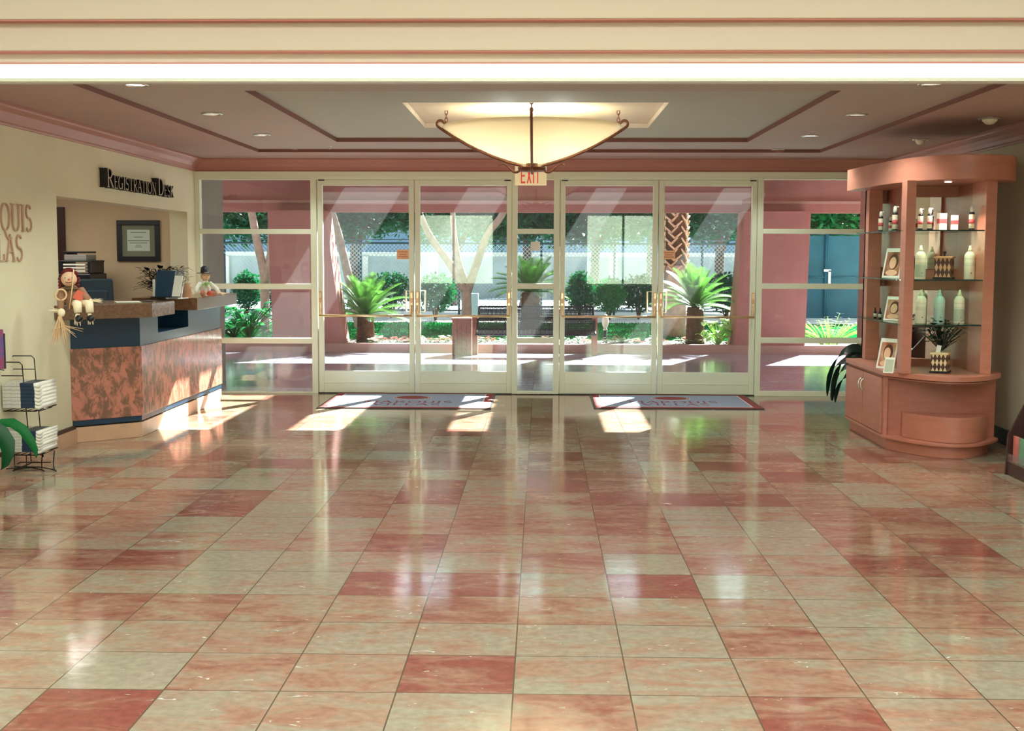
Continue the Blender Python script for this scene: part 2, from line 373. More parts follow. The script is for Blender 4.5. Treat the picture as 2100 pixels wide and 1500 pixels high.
# side room behind the registration desk
m = MB(); m.bx(-6.7, XL-.2, OY1+.02, OY1+.14, 0, 2.6, M_OFFICE); struct('wall_office_back', m)
m = MB(); m.bx(-6.7, -6.6, 8, OY1+.02, 0, 2.6, M_OFFICE); struct('wall_office_side', m)
struct('wall_office_front', MB().bx(-6.6, XL-.2, 8, 8.1, 0, 2.6, M_OFFICE))
struct('ceiling_office', MB().bx(-6.6, XL-.2, 8.1, OY1+.02, 2.45, 2.55, M_WHITE))
p = at(112, 500, OY1-.02); q = at(127, 500, OY1-.02)
struct('door_5', MB().bx(p.x-.75, q.x+.03, OY1-.03, OY1+.018, 0, 2.12, M_DARKWOOD))

# near room (where the camera stands), with windows behind
m = MB()
NX0, NX1, NY0 = -6.0, 6.0, -6.0
def wall_with_holes_y(mb, y0, y1, x0, x1, z0, z1, holes, mt):
    xs = x0
    for (a, b, c, d) in holes:
        mb.bx(xs, a, y0, y1, z0, z1, mt); mb.bx(a, b, y0, y1, z0, c, mt); mb.bx(a, b, y0, y1, d, z1, mt); xs = b
    mb.bx(xs, x1, y0, y1, z0, z1, mt)
wall_with_holes_y(m, NY0-.2, NY0, NX0, NX1, 0, NEAR_Z, [(-3.6, -1.3, .75, 2.75), (1.2, 3.3, .75, 2.75)], M_NEARW)
struct('wall_back', m)
struct('wall_far_left', MB().bx(NX0-.2, NX0, NY0-.2, 6.9, 0, NEAR_Z, M_NEARW))
struct('wall_far_right', MB().bx(NX1, NX1+.2, NY0-.2, 6.9, 0, NEAR_Z, M_NEARW))
m = MB(); m.bx(NX0, XL-.2, 6.9, 7.0, 0, NEAR_Z, M_NEARW); struct('wall_return_left', m)
m = MB(); m.bx(XR+.2, NX1, 6.9, 7.0, 0, NEAR_Z, M_NEARW); struct('wall_return_right', m)
struct('ceiling_near', MB().bx(NX0-.2, NX1+.2, NY0-.2, 7.1, NEAR_Z, NEAR_Z+.1, M_WHITE))
for i, (a, b) in enumerate([(-3.6, -1.3), (1.2, 3.3)]):
    m = MB()
    for (x0, x1, z0, z1) in [(a, b, .75, .81), (a, b, 2.69, 2.75), (a, a+.06, .81, 2.69), (b-.06, b, .81, 2.69), ((a+b)/2-.03, (a+b)/2+.03, .81, 2.69)]:
        m.bx(x0, x1, NY0-.14, NY0-.06, z0, z1, M_FRAME)
    f = struct('window_%d' % (4+i), m)
    MB().bx(a+.06, b-.06, NY0-.105, NY0-.095, .81, 2.69, M_GLASS).build('glass', f)

# ceiling of the lobby: three stepped coffers
def ring(mb, o, i, z0, z1, mt):
    (a, b, c, d), (e, f, g, h) = o, i
    mb.bx(a, b, c, g, z0, z1, mt); mb.bx(a, b, h, d, z0, z1, mt); mb.bx(a, e, g, h, z0, z1, mt); mb.bx(f, b, g, h, z0, z1, mt)
C1 = (-3.01, 2.92, 6.95, 13.17); C2 = (-2.04, 2.02, 8.52, 12.34); C3 = (-1.07, .96, 9.5, 11.37)
m = MB(); ring(m, (XL-.2, XR+.2, 6.78, WY+.06), C1, ZC, ZC+.034, M_CEIL)
ring(m, (C1[0]-.1, C1[1]+.1, C1[2]-.1, C1[3]+.1), C2, ZC+.034, ZC+.074, M_CEIL2)
ring(m, (C2[0]-.1, C2[1]+.1, C2[2]-.1, C2[3]+.1), C3, ZC+.074, ZC+.118, M_CEIL3)
m.bx(C3[0]-.1, C3[1]+.1, C3[2]-.1, C3[3]+.1, ZC+.118, ZC+.2, M_CEIL4)
m.bx(XL-.2, XR+.2, 6.78, WY+.06, ZC+.2, ZC+.3, M_CEIL4)
struct('ceiling', m)
m = MB()
for (C, z, mt) in ((C1, ZC, M_RISER), (C2, ZC+.034, M_RISER), (C3, ZC+.074, M_BULK)):
    h = .036 if mt is M_RISER and C is C1 else .042
    ring(m, (C[0]-.001, C[1]+.001, C[2]-.001, C[3]+.001), (C[0]+.004, C[1]-.004, C[2]+.004, C[3]-.004), z, z+h, mt)
struct('trim_coffers', m)
# cornice along the three walls (profile swept)
def cornice(name, p0, p1, nrm, zb=2.54, zt=ZC, dep=.14):
    prof = [(0, zb), (.018, zb), (.022, zb+.014), (.04, zb+.02), (.05, zb+.05), (.075, zb+.085), (dep-.02, zb+.11), (dep-.012, zb+.122), (dep, zb+.125), (dep, zt), (0, zt)]
    mb = MB(); p0, p1, nrm = Vector(p0), Vector(p1), Vector(nrm)
    vs = [p0+nrm*a+Vector((0, 0, b)) for a, b in prof]+[p1+nrm*a+Vector((0, 0, b)) for a, b in prof]; n = len(prof)
    fs = [[i, (i+1) % n, n+(i+1) % n, n+i] for i in range(n)]+[list(range(n))[::-1], list(range(n, 2*n))]
    mb.add(vs, fs, M_CORN); return struct(name, mb)
cornice('trim_1', (XL, 6.95, 0), (XL, WY, 0), (1, 0, 0)); cornice('trim_2', (XR, 6.95, 0), (XR, WY, 0), (-1, 0, 0))
cornice('trim_3', (XL, WY-.03, 0), (XR, WY-.03, 0), (0, -1, 0))
# baseboards
m = MB(); m.bx(XL, XL+.03, 7.0, 10.28, 0, .12, M_STONE); m.bx(XL, XL+.022, 7.0, 10.28, .12, .15, M_DARKWOOD); struct('baseboard_left', m)
struct('baseboard_right', MB().bx(XR-.022, XR, 7.0, WY-.05, 0, .13, M_BLACK))

# bulkhead over the opening: stepped mouldings, lit cove and lip
def zat(ypx, Y): return at(1050, ypx, Y).z
m = MB()
YB = 6.80
za, zb_, zc_, zd = zat(131, YB-.03), zat(107, YB-.03), zat(104, YB-.10), zat(43, YB-.10)
W0, W1 = XL-.2-1.9, XR+.2+1.9
m.bx(W0, W1, YB-.03, 6.9, zat(131, YB-.03), zat(100, YB-.03), M_BULK)
m.bx(W0, W1, YB-.11, 6.9, zat(103, YB-.11), zat(36, YB-.11), M_BULK)
m.bx(W0, W1, YB-.19, 6.9, zat(38, YB-.19), NEAR_Z, M_BULK)
struct('trim_4', m, bevel=.006)
m = MB()  # rose strips painted in for the shadow under each moulding step
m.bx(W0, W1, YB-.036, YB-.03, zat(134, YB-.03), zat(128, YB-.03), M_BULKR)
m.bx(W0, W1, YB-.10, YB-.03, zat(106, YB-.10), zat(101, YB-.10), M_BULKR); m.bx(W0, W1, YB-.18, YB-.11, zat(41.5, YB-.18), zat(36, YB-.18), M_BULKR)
struct('trim_shade_strips', m)
zl0, zl1 = zat(166.5, 6.705), zat(160, 6.705)
m = MB(); m.bx(XL-.2, XR+.2, 6.705, 6.725, zl0, zl1, M_FRAME); m.bx(XL-.2, XR+.2, 6.79, 6.82, zl0, ZC+.05, M_WHITE); m.bx(XL-.2, XR+.2, 6.725, 6.80, zl0, zl0+.012, M_WHITE)
struct('trim_6', m)
M_COVE = mat('cove_diffuser', rgb(236, 250, 236), .5, emit=(.86, 1, .88, 1), estr=.72)
area('lobby_fill', (0, 6.95, ZC-.11), 7.6, .26, 9, (.88, 1, .93), (math.radians(50), 0, 0))  # unseen lamp added behind the lip to lift the lobby's ambient light
cv = MB().bx(XL-.15, XR+.15, 6.73, 6.765, zl0+.014, zat(131, 6.73), M_COVE).build('cove_light', origin=(0, 6.75, zl0), label='long white glowing strip light running along the ceiling opening', cat='light')

# ------------------------------------------------------------------ glass wall: windows 1-3 and doors 1-4
FZ0, FZ1 = 0.0, 2.54
def X_(px, py=590): return at(px, py, WY).x
def Z_(py, px=1100): return at(px, py, WY).z
def win(name, pxs, full=True):
    x0, g0, g1, x1 = [X_(v) for v in pxs]
    m = MB(); y0, y1 = WY-.05, WY+.05
    m.bx(x0, g0, y0, y1, 0, FZ1-.055, M_FRAME); m.bx(g1, x1, y0, y1, 0, FZ1-.055, M_FRAME)
    gz = [(.035, .34+.02)]
    rows = [(803, 704), (693, 593), (582, 480), (470, 369)]
    zs = [(Z_(a, pxs[1]+100), Z_(b, pxs[1]+100)) for a, b in rows]
    prev = 0
    for a, b in zs: m.bx(g0, g1, y0, y1, prev, a, M_FRAME); prev = b
    m.bx(g0, g1, y0, y1, prev, FZ1-.055, M_FRAME)
    f = struct(name, m, bevel=.003)
    for a, b in zs: MB().bx(g0-.01, g1+.01, WY-.004, WY+.004, a-.01, b+.01, M_GLASS).build('glass', f)
    return f
win('window_1', (397, 415, 640, 652)); win('window_2', (1050, 1061, 1135, 1147)); win('window_3', (1549, 1561, 1812, 1822))
m = MB(); m.bx(XL, XR, WY-.055, WY+.055, FZ1-.055, FZ1, M_FRAME)
for a_, b_ in ((652, 1050), (1147, 1549.5)): m.bx(X_(a_), X_(b_), WY-.04, WY+.045, Z_(370)+.003, FZ1-.055, M_FRAME)
struct('trim_7', m)
m = MB(); m.bx(XL-.2, XR+.2, WY-.06, WY+.06, FZ1, 3.0, M_PINK); struct('wall_over_doors', m)

def curve_pull(mb, x, z0, z1, y, s, mt):
    mb.tube([(x, y, z0), (x, y-.02, z0), (x+s*.0, y-.06, z0+.004), (x+s*.0, y-.065, z0+.02), (x, y-.065, z1-.02), (x, y-.06, z1-.004), (x, y-.02, z1), (x, y, z1)], .009, mt, 10)
def door(name, px0, px1, hinge_left):
    x0, x1 = X_(px0), X_(px1); st = X_(663)-X_(652.5)
    g0, g1 = x0+.058, x1-.058; zg0, zg1 = Z_(762.5), Z_(381.5); zt = Z_(370)
    m = MB(); y0, y1 = WY-.035, WY+.025
    m.bx(x0, g0, y0, y1, .012, zt, M_FRAME); m.bx(g1, x1, y0, y1, .012, zt, M_FRAME)
    m.bx(g0, g1, y0, y1, .012, zg0, M_FRAME); m.bx(g0, g1, y0, y1, zg1, zt, M_FRAME)
    m.bx(g0, g1, y0-.006, y0+.002, Z_(787), Z_(785.5), M_FRAME)
    d = struct(name, m, bevel=.004)
    MB().bx(g0-.01, g1+.01, WY-.008, WY, zg0-.01, zg1+.01, M_GLASS).build('glass', d)
    zb = Z_(648.5)
    MB().tube([(x0+.02, y0-.07, zb), (x1-.02, y0-.07, zb)], .0135, M_BRASS, 12).build('push_bar', d)
    for x in (x0+.028, x1-.028):
        h = MB(); h.bx(x-.015, x+.015, y0-.02, y0, Z_(645), Z_(599), M_COPPERP)
        h.bx(x-.011, x+.011, y0-.032, y0-.02, Z_(612), Z_(601), M_BRASS)
        sx = 1 if x == x0+.028 else -1
        h.tube([(x, y0-.01, Z_(622)), (x, y0-.05, Z_(632)), (x+sx*.01, y0-.07, zb)], .011, M_BRASS, 8)
        h.box((x, y0-.025, Z_(628)), (.024, .03, .07), M_BRASS)
        h.build('latch', d)
    px = x1-.105 if hinge_left else x0+.105
    h = MB(); zz0, zz1 = Z_(641), Z_(598); e = x1-.03 if hinge_left else x0+.03
    h.tube([(e, y1, zz0), (e, y1+.05, zz0), (px, y1+.05, zz0), (px, y1+.05, zz1), (e, y1+.05, zz1), (e, y1, zz1)], .01, M_BRASS, 10)
    h.build('pull_handle', d)
    hx = x0+.05 if hinge_left else x1-.05
    MB().box((hx, y0-.004, zt-.004), (.07, .012, .012), M_BLACK).build('pivot', d)
    return d
door('door_1', 653.5, 850, True); door('door_2', 852, 1049.5, False); door('door_3', 1148, 1347.5, True); door('door_4', 1349.5, 1548.5, False)
m = MB()
for px in (851, 1348.5): m.box((X_(px), WY-.03, .02), (.03, .03, .03), M_CONC)
struct('trim_8', MB().bx(X_(652), X_(1550), WY-.05, WY+.05, 0, .01, M_BLACK))

# stickers on the glass
def sticker(name, px, py, w_, h_, mt, label, lines=3, yy=None):
    c = at(px, py, WY-.02); m = MB()
    m.bx(c.x-w_/2, c.x+w_/2, WY-.014, WY-.010, c.z-h_/2, c.z+h_/2, mt)
    for i in range(lines):
        z = c.z+h_/2-(i+1)*h_/(lines+1); s = .8 if i != 1 else .6
        m.bx(c.x-w_/2*s, c.x+w_/2*s, WY-.0155, WY-.0135, z-.006, z+.006, M_BULKR)
    m.build(name, origin=(c.x, WY-.012, c.z-h_/2), label=label, cat='notice')
M_ORNG = mat('orange_notice', rgb(240, 186, 134), .6)
sticker('door_notice', 826, 522, .14, .11, M_ORNG, 'small orange notice stuck on the leftmost glass door')
sticker('door_notice', 1372, 523, .14, .10, M_ORNG, 'small orange notice stuck on the rightmost glass door')
sticker('paper_note', 1098, 505, .105, .10, M_PAPER, 'small blank white note on the narrow middle window', 0)

# ------------------------------------------------------------------ lettering engine (serif capitals drawn from strokes)
def arcp(cx, cy, rx, ry, a0, a1, n=16): return [(cx+rx*math.cos(math.radians(a0+(a1-a0)*i/n)), cy+ry*math.sin(math.radians(a0+(a1-a0)*i/n))) for i in range(n+1)]
TK, TN = .11, .045
def stroke(pts, w0):      # polyline -> quads; w0 number or function of direction
    out = []
    for i in range(len(pts)-1):
        a, b = Vector(pts[i]), Vector(pts[i+1]); d = b-a
        if d.length < 1e-6: continue
        n = Vector((-d.y, d.x)).normalized()
        def W(k):
            if not callable(w0): return w0/2
            j0, j1 = max(0, k-1), min(len(pts)-1, k+1); dd = Vector(pts[j1])-Vector(pts[j0]); return w0(dd.normalized())/2
        def NN(k):
            j0, j1 = max(0, k-1), min(len(pts)-1, k+1); dd = Vector(pts[j1])-Vector(pts[j0]); return Vector((-dd.y, dd.x)).normalized()
        if len(pts) == 2: n0 = n1 = n
        else: n0, n1 = NN(i), NN(i+1)
        wa, wb = W(i), W(i+1)
        out.append([tuple(a-n0*wa), tuple(b-n1*wb), tuple(b+n1*wb), tuple(a+n0*wa)])
    return out
def cw(d): return TN+(TK-TN)*abs(d.y)
def stem(x, y0=0, y1=1, w_=TK, serif=True):
    o = [[(x-w_/2, y0), (x+w_/2, y0), (x+w_/2, y1), (x-w_/2, y1)]]
    if serif:
        for y in (y0, y1-.04): o.append([(x-w_/2-.08, y), (x+w_/2+.08, y), (x+w_/2+.08, y+.04), (x-w_/2-.08, y+.04)])
    return o
def bar(x0, x1, y, w_=TN, tick=0):
    o = [[(x0, y-w_/2), (x1, y-w_/2), (x1, y+w_/2), (x0, y+w_/2)]]
    if tick: o.append([(x1-.04, y-max(0, -tick)), (x1, y-max(0, -tick)), (x1, y+max(0, tick)), (x1-.04, y+max(0, tick))])
    return o
def glyph(ch):
    if ch == 'I': return stem(.16), .32
    if ch == 'E': return stem(.16)+bar(.16, .62, .97, TN, -.2)+bar(.16, .52, .52)+bar(.16, .66, .03, TN, .22), .72
    if ch == 'L': return stem(.16)+bar(.16, .64, .03, TN, .24), .70
    if ch == 'T':
        return stem(.36)+bar(.03, .69, .97)+[[(.03, .78), (.07, .78), (.07, .97), (.03, .97)], [(.65, .78), (.69, .78), (.69, .97), (.65, .97)]], .74
    if ch == 'D': return stem(.16)+stroke([(.2, .97), (.4, .97)]+arcp(.4, .5, .38, .47, 80, -80)+[(.4, .03), (.2, .03)], cw), .86
    if ch == 'R': return stem(.16)+stroke([(.2, .97), (.38, .97)]+arcp(.38, .74, .24, .23, 80, -80)+[(.38, .51), (.2, .51)], cw)+stroke([(.36, .5), (.76, .02)], TK), .80
    if ch == 'P': return stem(.16)+stroke([(.2, .97), (.38, .97)]+arcp(.38, .73, .24, .24, 80, -80)+[(.38, .49), (.2, .49)], cw), .72
    if ch == 'K': return stem(.16)+stroke([(.2, .45), (.68, .97)], TN)+stroke([(.34, .58), (.76, .02)], TK)+bar(.58, .80, .98, .04), .82
    if ch == 'A': return stroke([(.06, .0), (.40, 1.0)], TN)+stroke([(.40, 1.0), (.76, 0)], TK)+bar(.18, .6, .36)+bar(-.02, .18, .02, .04)+bar(.62, .88, .02, .04), .84
    if ch == 'V': return stroke([(.08, 1.0), (.42, 0)], TK)+stroke([(.42, 0), (.76, 1.0)], TN)+bar(-.02, .22, .98, .04)+bar(.64, .86, .98, .04), .84
    if ch == 'M': return stem(.1, w_=TN)+stroke([(.12, 1.0), (.48, .08)], TK)+stroke([(.48, .08), (.84, 1.0)], TN)+stem(.88, w_=TK), 1.04
    if ch == 'N': return stem(.1, w_=TN)+stroke([(.08, 1.0), (.74, .0)], TK)+stem(.76, w_=TN), .88
    if ch == 'U':
        return stroke([(.14, .98), (.14, .35)]+arcp(.42, .34, .28, .33, 180, 360)+[(.70, .35), (.70, .98)], cw)+bar(.0, .3, .98, .04)+bar(.58, .82, .98, .04), .84
    if ch == 'O': return stroke(arcp(.46, .5, .38, .48, 0, 360, 28), cw), .92
    if ch == 'Q': return stroke(arcp(.46, .5, .38, .48, 0, 360, 28), cw)+stroke([(.40, .04), (.52, -.16), (.72, -.3), (1.0, -.26)], .08), .92
    if ch == 'G': return stroke(arcp(.46, .5, .38, .48, 50, 330, 24), cw)+stem(.74, .05, .44, TK, False)+bar(.6, .88, .44, .04), .92
    if ch == 'C': return stroke(arcp(.46, .5, .38, .48, 45, 315, 24), cw), .86
    if ch == 'S':
        p = arcp(.32, .745, .22, .235, 30, 255, 12)+arcp(.34, .265, .24, .245, 80, -150, 12)
        return stroke(p, lambda d: TN+(TK-TN)*(abs(d.x) if abs(d.x*d.y) > .2 else .35)), .64
    if ch == 'X': return stroke([(.06, 0), (.56, 1)], TK)+stroke([(.06, 1), (.56, 0)], TK), .66
    return [], .35
def text_parts(s, fn, h, depth, face, side, parent, name='letter', xscale=1.0, caps=1.3, gap=.06, small=False, x0=0):
    """fn(u, v, d) -> world; letters are parts of the sign"""
    x = x0; i = 0
    for ch in s:
        if ch == ' ': x += .4*h*xscale; i = 0; continue
        hh = h*(caps if (small and i == 0) else 1.0); g, adv = glyph(ch); i += 1
        if g:
            mb = MB()
            for k, poly in enumerate(g):
                P = [(x+a*hh*xscale, b*hh) for a, b in poly]
                ar = sum(P[j][0]*P[(j+1) % len(P)][1]-P[(j+1) % len(P)][0]*P[j][1] for j in range(len(P)))
                if ar < 0: P = P[::-1]
                n = len(P); e = k*.00008
                vs = [fn(a, b, 0) for a, b in P]+[fn(a, b, depth-e) for a, b in P]
                mb.add(vs, [list(range(n))[::-1]]+[[j, (j+1) % n, n+(j+1) % n, n+j] for j in range(n)], side)
                mb.add(vs[n:], [list(range(n))], face)
            mb.build(name, parent)
        x += (adv+gap)*hh*xscale
    return x
def text_width(s, h, xscale=1.0, caps=1.3, gap=.06, small=False):
    x = 0; i = 0
    for ch in s:
        if ch == ' ': x += .4*h*xscale; i = 0; continue
        hh = h*(caps if (small and i == 0) else 1.0); x += (glyph(ch)[1]+gap)*hh*xscale; i += 1
    return x
M_LBLK = mat('black_letter_side', rgb(10, 12, 14), .5)
M_LFACE = mat('taupe_letter_face', rgb(176, 160, 136), .4)
M_LBR = mat('bronze_letter', rgb(190, 152, 124), .45)
# REGISTRATION DESK on the left wall above the opening; the left wall runs along +Y, seen from +X
ya, yb_ = atx(203, 380, XL).y, atx(343, 400, XL).y
s = 'REGISTRATION DESK'; h = .118
w0 = text_width(s, h, 1, 1.45, .06, True); xs = (yb_-ya)/w0
rg = thing('lobby_sign', 'black raised letters reading REGISTRATION DESK above the desk opening', 'sign', (XL, ya, 2.2))
zb0 = atx(205, 384, XL).z
text_parts(s, lambda u, v, d: (XL+d, ya+u, zb0+v), h, .075, M_LFACE, M_LBLK, rg, 'letter', xs, 1.45, .06, True)
# MARQUIS VILLAS further left on the same wall (runs out of the picture)
def right_aligned(s, h, yend, zb, xs, sign):
    wd = text_width(s, h, xs, 1, .08)
    text_parts(s, lambda u, v, d: (XL+d, yend-wd+u, zb+v), h, .014, M_LBR, M_LBR, sign, 'letter', xs, 1, .08)
TK, TN = .085, .035
mq = thing('hotel_sign', 'bronze raised letters on the cream wall, mostly cut off by the left edge', 'sign', (XL, 9.0, 1.5))
p1 = atx(66, 476, XL); p2 = atx(47, 536, XL)
right_aligned('MARQUIS', .205, p1.y, p1.z, .93, mq); right_aligned('VILLAS', .20, p2.y, p2.z, .95, mq)

# EXIT sign in front of the glass wall
YE = 13.75
a, b = at(1056, 380, YE), at(1121, 338, YE)
ex = thing('exit_sign', 'cream sign with red EXIT letters hanging behind the bowl lamp', 'sign', ((a.x+b.x)/2, YE, a.z))
MB().bx(a.x, b.x, YE, YE+.05, a.z, b.z+.02, mat('cream_sign_box', rgb(250, 236, 190), .5, emit=rgb(250, 230, 180), estr=.25)).build('housing', ex, bevel=.006)
MB().tube([((a.x+b.x)/2, YE+.025, b.z+.01), ((a.x+b.x)/2, YE+.025, ZC)], .012, M_WHITE).build('stem', ex)
TK, TN = .16, .12
M_EXR = mat('exit_red', rgb(236, 92, 88), .5, emit=rgb(236, 80, 80), estr=.2)
def exitg(ch):
    if ch == 'E': return [[(0, 0), (.13, 0), (.13, 1), (0, 1)], [(.1, 0), (.5, 0), (.5, .13), (.1, .13)], [(.1, .44), (.44, .44), (.44, .56), (.1, .56)], [(.1, .87), (.5, .87), (.5, 1), (.1, 1)]]
    if ch == 'X': return [[(0, 0), (.15, 0), (.55, 1), (.4, 1)], [(.4, 0), (.55, 0), (.15, 1), (0, 1)]]
    if ch == 'I': return [[(0, 0), (.13, 0), (.13, 1), (0, 1)]]
    return [[(.19, 0), (.32, 0), (.32, 1), (.19, 1)], [(0, .87), (.5, .87), (.5, 1), (0, 1)]]
hz = (b.z-a.z)*.74; x = a.x+.065
for ch, adv in (('E', .64), ('X', .70), ('I', .27), ('T', .5)):
    mb = MB(); z0 = a.z+.02
    for P in exitg(ch):
        mb.prism([(x+u*hz*.6, z0+v*hz) for u, v in P], YE-.004, YE+.001, M_EXR, axis='y')
    mb.build('letter', ex); x += adv*hz*.6
TK, TN = .14, .055

# ------------------------------------------------------------------ entrance mats
M_MATBL = mat('grey_blue_carpet', rgb(150, 164, 186), .95, noise=.12, nscale=60)
M_MATRED = mat('brick_red_carpet', rgb(142, 62, 58), .95, noise=.12, nscale=60)
M_MATWH = mat('white_carpet_line', rgb(226, 216, 214), .95)
def door_mat(x0, x1, y0, y1, label):
    r = thing('door_mat', label, 'mat', ((x0+x1)/2, (y0+y1)/2, 0), 0, 'printed entrance mats')
    MB().bx(x0-.02, x1+.02, y0-.02, y1+.02, 0, .008, M_BLACK).build('rubber_backing', r)
    MB().bx(x0, x1, y0, y1, .008, .012, M_MATRED).build('border', r)
    m = MB(); m.bx(x0+.08, x1-.08, y0+.08, y1-.08, .0121, .0135, M_MATWH); m.bx(x0+.095, x1-.095, y0+.095, y1-.095, .0135, .0145, M_MATBL); m.build('carpet_field', r)
    cx = (x0+x1)/2; cy = (y0+y1)/2+.22
    m = MB(); m.lathe([(.215, 0), (.215, .001)], (cx, cy, .0146), M_MATWH, 32, False, 1, .78); m.lathe([(.205, 0), (.205, .0016)], (cx, cy, .0146), M_MATRED, 32, False, 1, .78)
    m.lathe([(.19, 0), (.19, .002)], (cx, cy, .0146), M_MATWH, 32, False, 1, .78); m.lathe([(.182, 0), (.182, .0026)], (cx, cy, .0146), M_MATRED, 32, False, 1, .78)
    m.build('emblem', r)
    for s, yy, h in (('MARQUIS', y0+.42, .16), ('VILLAS', y0+.20, .16)):
        wd = text_width(s, h, 1.0, 1, .1)
        text_parts(s, lambda u, v, d: (cx-wd/2+u, yy+v, .0146+d), h, .0014, M_MATRED, M_MATRED, r, 'letter', 1.0, 1, .1)
def fl(px, py): return atz(px, py, 0)
a, b, c = fl(653, 838), fl(1003, 839), fl(695, 813.5)
door_mat(a.x, b.x, a.y, WY-.07, 'grey-blue entrance mat with red border before the left pair of doors')
a, b = fl(1222, 838.5), fl(1567, 843)
door_mat(a.x, b.x, a.y, WY-.07, 'grey-blue entrance mat with red border before the right pair of doors')

# ------------------------------------------------------------------ ceiling fixtures
M_LAMP = mat('lit_lamp_disc', (1, 1, .95, 1), .5, emit=(1, .98, .9, 1), estr=4)
M_LAMPD = mat('dim_lamp_disc', rgb(236, 240, 226), .3, emit=(1, .98, .9, 1), estr=.5)
M_CHROME = mat('satin_chrome', rgb(220, 224, 214), .2, metal=.9)
def downlight(px, py, z, lit, label, r=.085, tilt=False):
    c = atz(px, py, z)
    t = thing('downlight', label, 'ceiling light', (c.x, c.y, z), 0, 'recessed downlights in the lobby ceiling')
    prof = [(r, -.001), (r, -.006), (r-.012, -.010), (r-.022, -.004), (r-.024, -.0005)]
    MB().lathe(prof, c, M_CHROME, 28).build('trim_ring', t)
    mb = MB()
    if tilt: mb.lathe([(r-.03, -.001), (r-.034, -.02), (.03, -.045), (0, -.05)], (c.x, c.y, c.z), M_CREAMPL, 20)
    else: mb.lathe([(r-.022, -.002), (.02, -.006), (0, -.006)], c, M_LAMP if lit else M_LAMPD, 20)
    mb.build('lamp', t)
    if not tilt:
        d = bpy.data.lights.new('downlight_fill_glow', 'SPOT'); d.energy = 66 if lit else 54; d.spot_size = math.radians(136); d.spot_blend = .5; d.color = (.88, 1, .92); d.shadow_soft_size = .1  # unlit fittings get an added spot too, to brighten the lobby
        o = bpy.data.objects.new('downlight_fill_glow', d); COL.objects.link(o); o.location = (c.x, c.y, z-.03)
ZL = ZC+.034
for (px, py, lit, lab) in [(278, 173, True, 'brightest recessed downlight, nearest of the left row'), (435, 233, False, 'second recessed downlight of the left row, unlit'),
                           (537, 276, False, 'third recessed downlight of the left row, near the long coffer edge'), (607, 307, False, 'farthest small recessed downlight of the left row'),
                           (1908, 171.5, False, 'nearest recessed downlight of the right row, beside the cove light'), (1757, 235, False, 'second recessed downlight of the right row, dim'),
                           (1661, 278, True, 'glowing recessed downlight, third of the right row'), (1594, 307, False, 'farthest small recessed downlight of the right row')]:
    downlight(px, py, ZL, lit, lab)
downlight(2030, 243, ZC, False, 'recessed eyeball light with cream cone, nearest the right wall', .09, True)
downlight(1888, 286, ZC, False, 'recessed eyeball light above the display cabinet', .08, True)
c = atz(675, 299, ZL); m = MB(); m.tube([c, c+Vector((0, 0, -.03))], .006, M_CHROME); m.lathe([(.03, -.001), (.03, -.005), (.01, -.008)], c, M_CHROME, 16); m.lathe([(.02, -.032), (.02, -.035)], c, M_CHROME, 12)
m.build('fire_sprinkler', origin=c, label='tiny chrome fire sprinkler between the coffers at left', cat='sprinkler')

# bowl pendant
bc = Vector((-.085, 10.4, 0)); R = .745; ZR = CAMZ+1.055; ZBOT = CAMZ+.763; CE = ZC+.118
ch = thing('pendant_lamp', 'large alabaster glass bowl lamp on bronze rods in the ceiling coffer', 'lamp', (bc.x, bc.y, CE))
M_BOWL = bpy.data.materials.new('alabaster_glass'); M_BOWL.use_nodes = True
t = M_BOWL.node_tree; b = t.nodes['Principled BSDF']; b.inputs['Base Color'].default_value = rgb(238, 224, 200); b.inputs['Roughness'].default_value = .28
tr = t.nodes.new('ShaderNodeBsdfTranslucent'); tr.inputs[0].default_value = rgb(248, 242, 224); ms = t.nodes.new('ShaderNodeMixShader'); ms.inputs[0].default_value = .55
t.links.new(b.outputs[0], ms.inputs[1]); t.links.new(tr.outputs[0], ms.inputs[2]); t.links.new(ms.outputs[0], t.nodes['Material Output'].inputs[0])
prof = []
H = ZR-ZBOT
for i in range(19):
    u = i/18; rr = .10+(R-.10)*u; prof.append((rr, ZBOT+H*(.62*u**1.05+.38*u**2.2)-.0))
inner = [(r_-.006, z_+.012) for r_, z_ in prof][::-1]
MB().lathe([(.001, ZBOT-.002)]+prof+inner+[(.001, ZBOT+.012)], (bc.x, bc.y, 0), M_BOWL, 64).build('glass_bowl', ch)
def bowl_z(rr): u = max(0, (rr-.10)/(R-.10)); return ZBOT+H*(.62*u**1.05+.38*u**2.2)
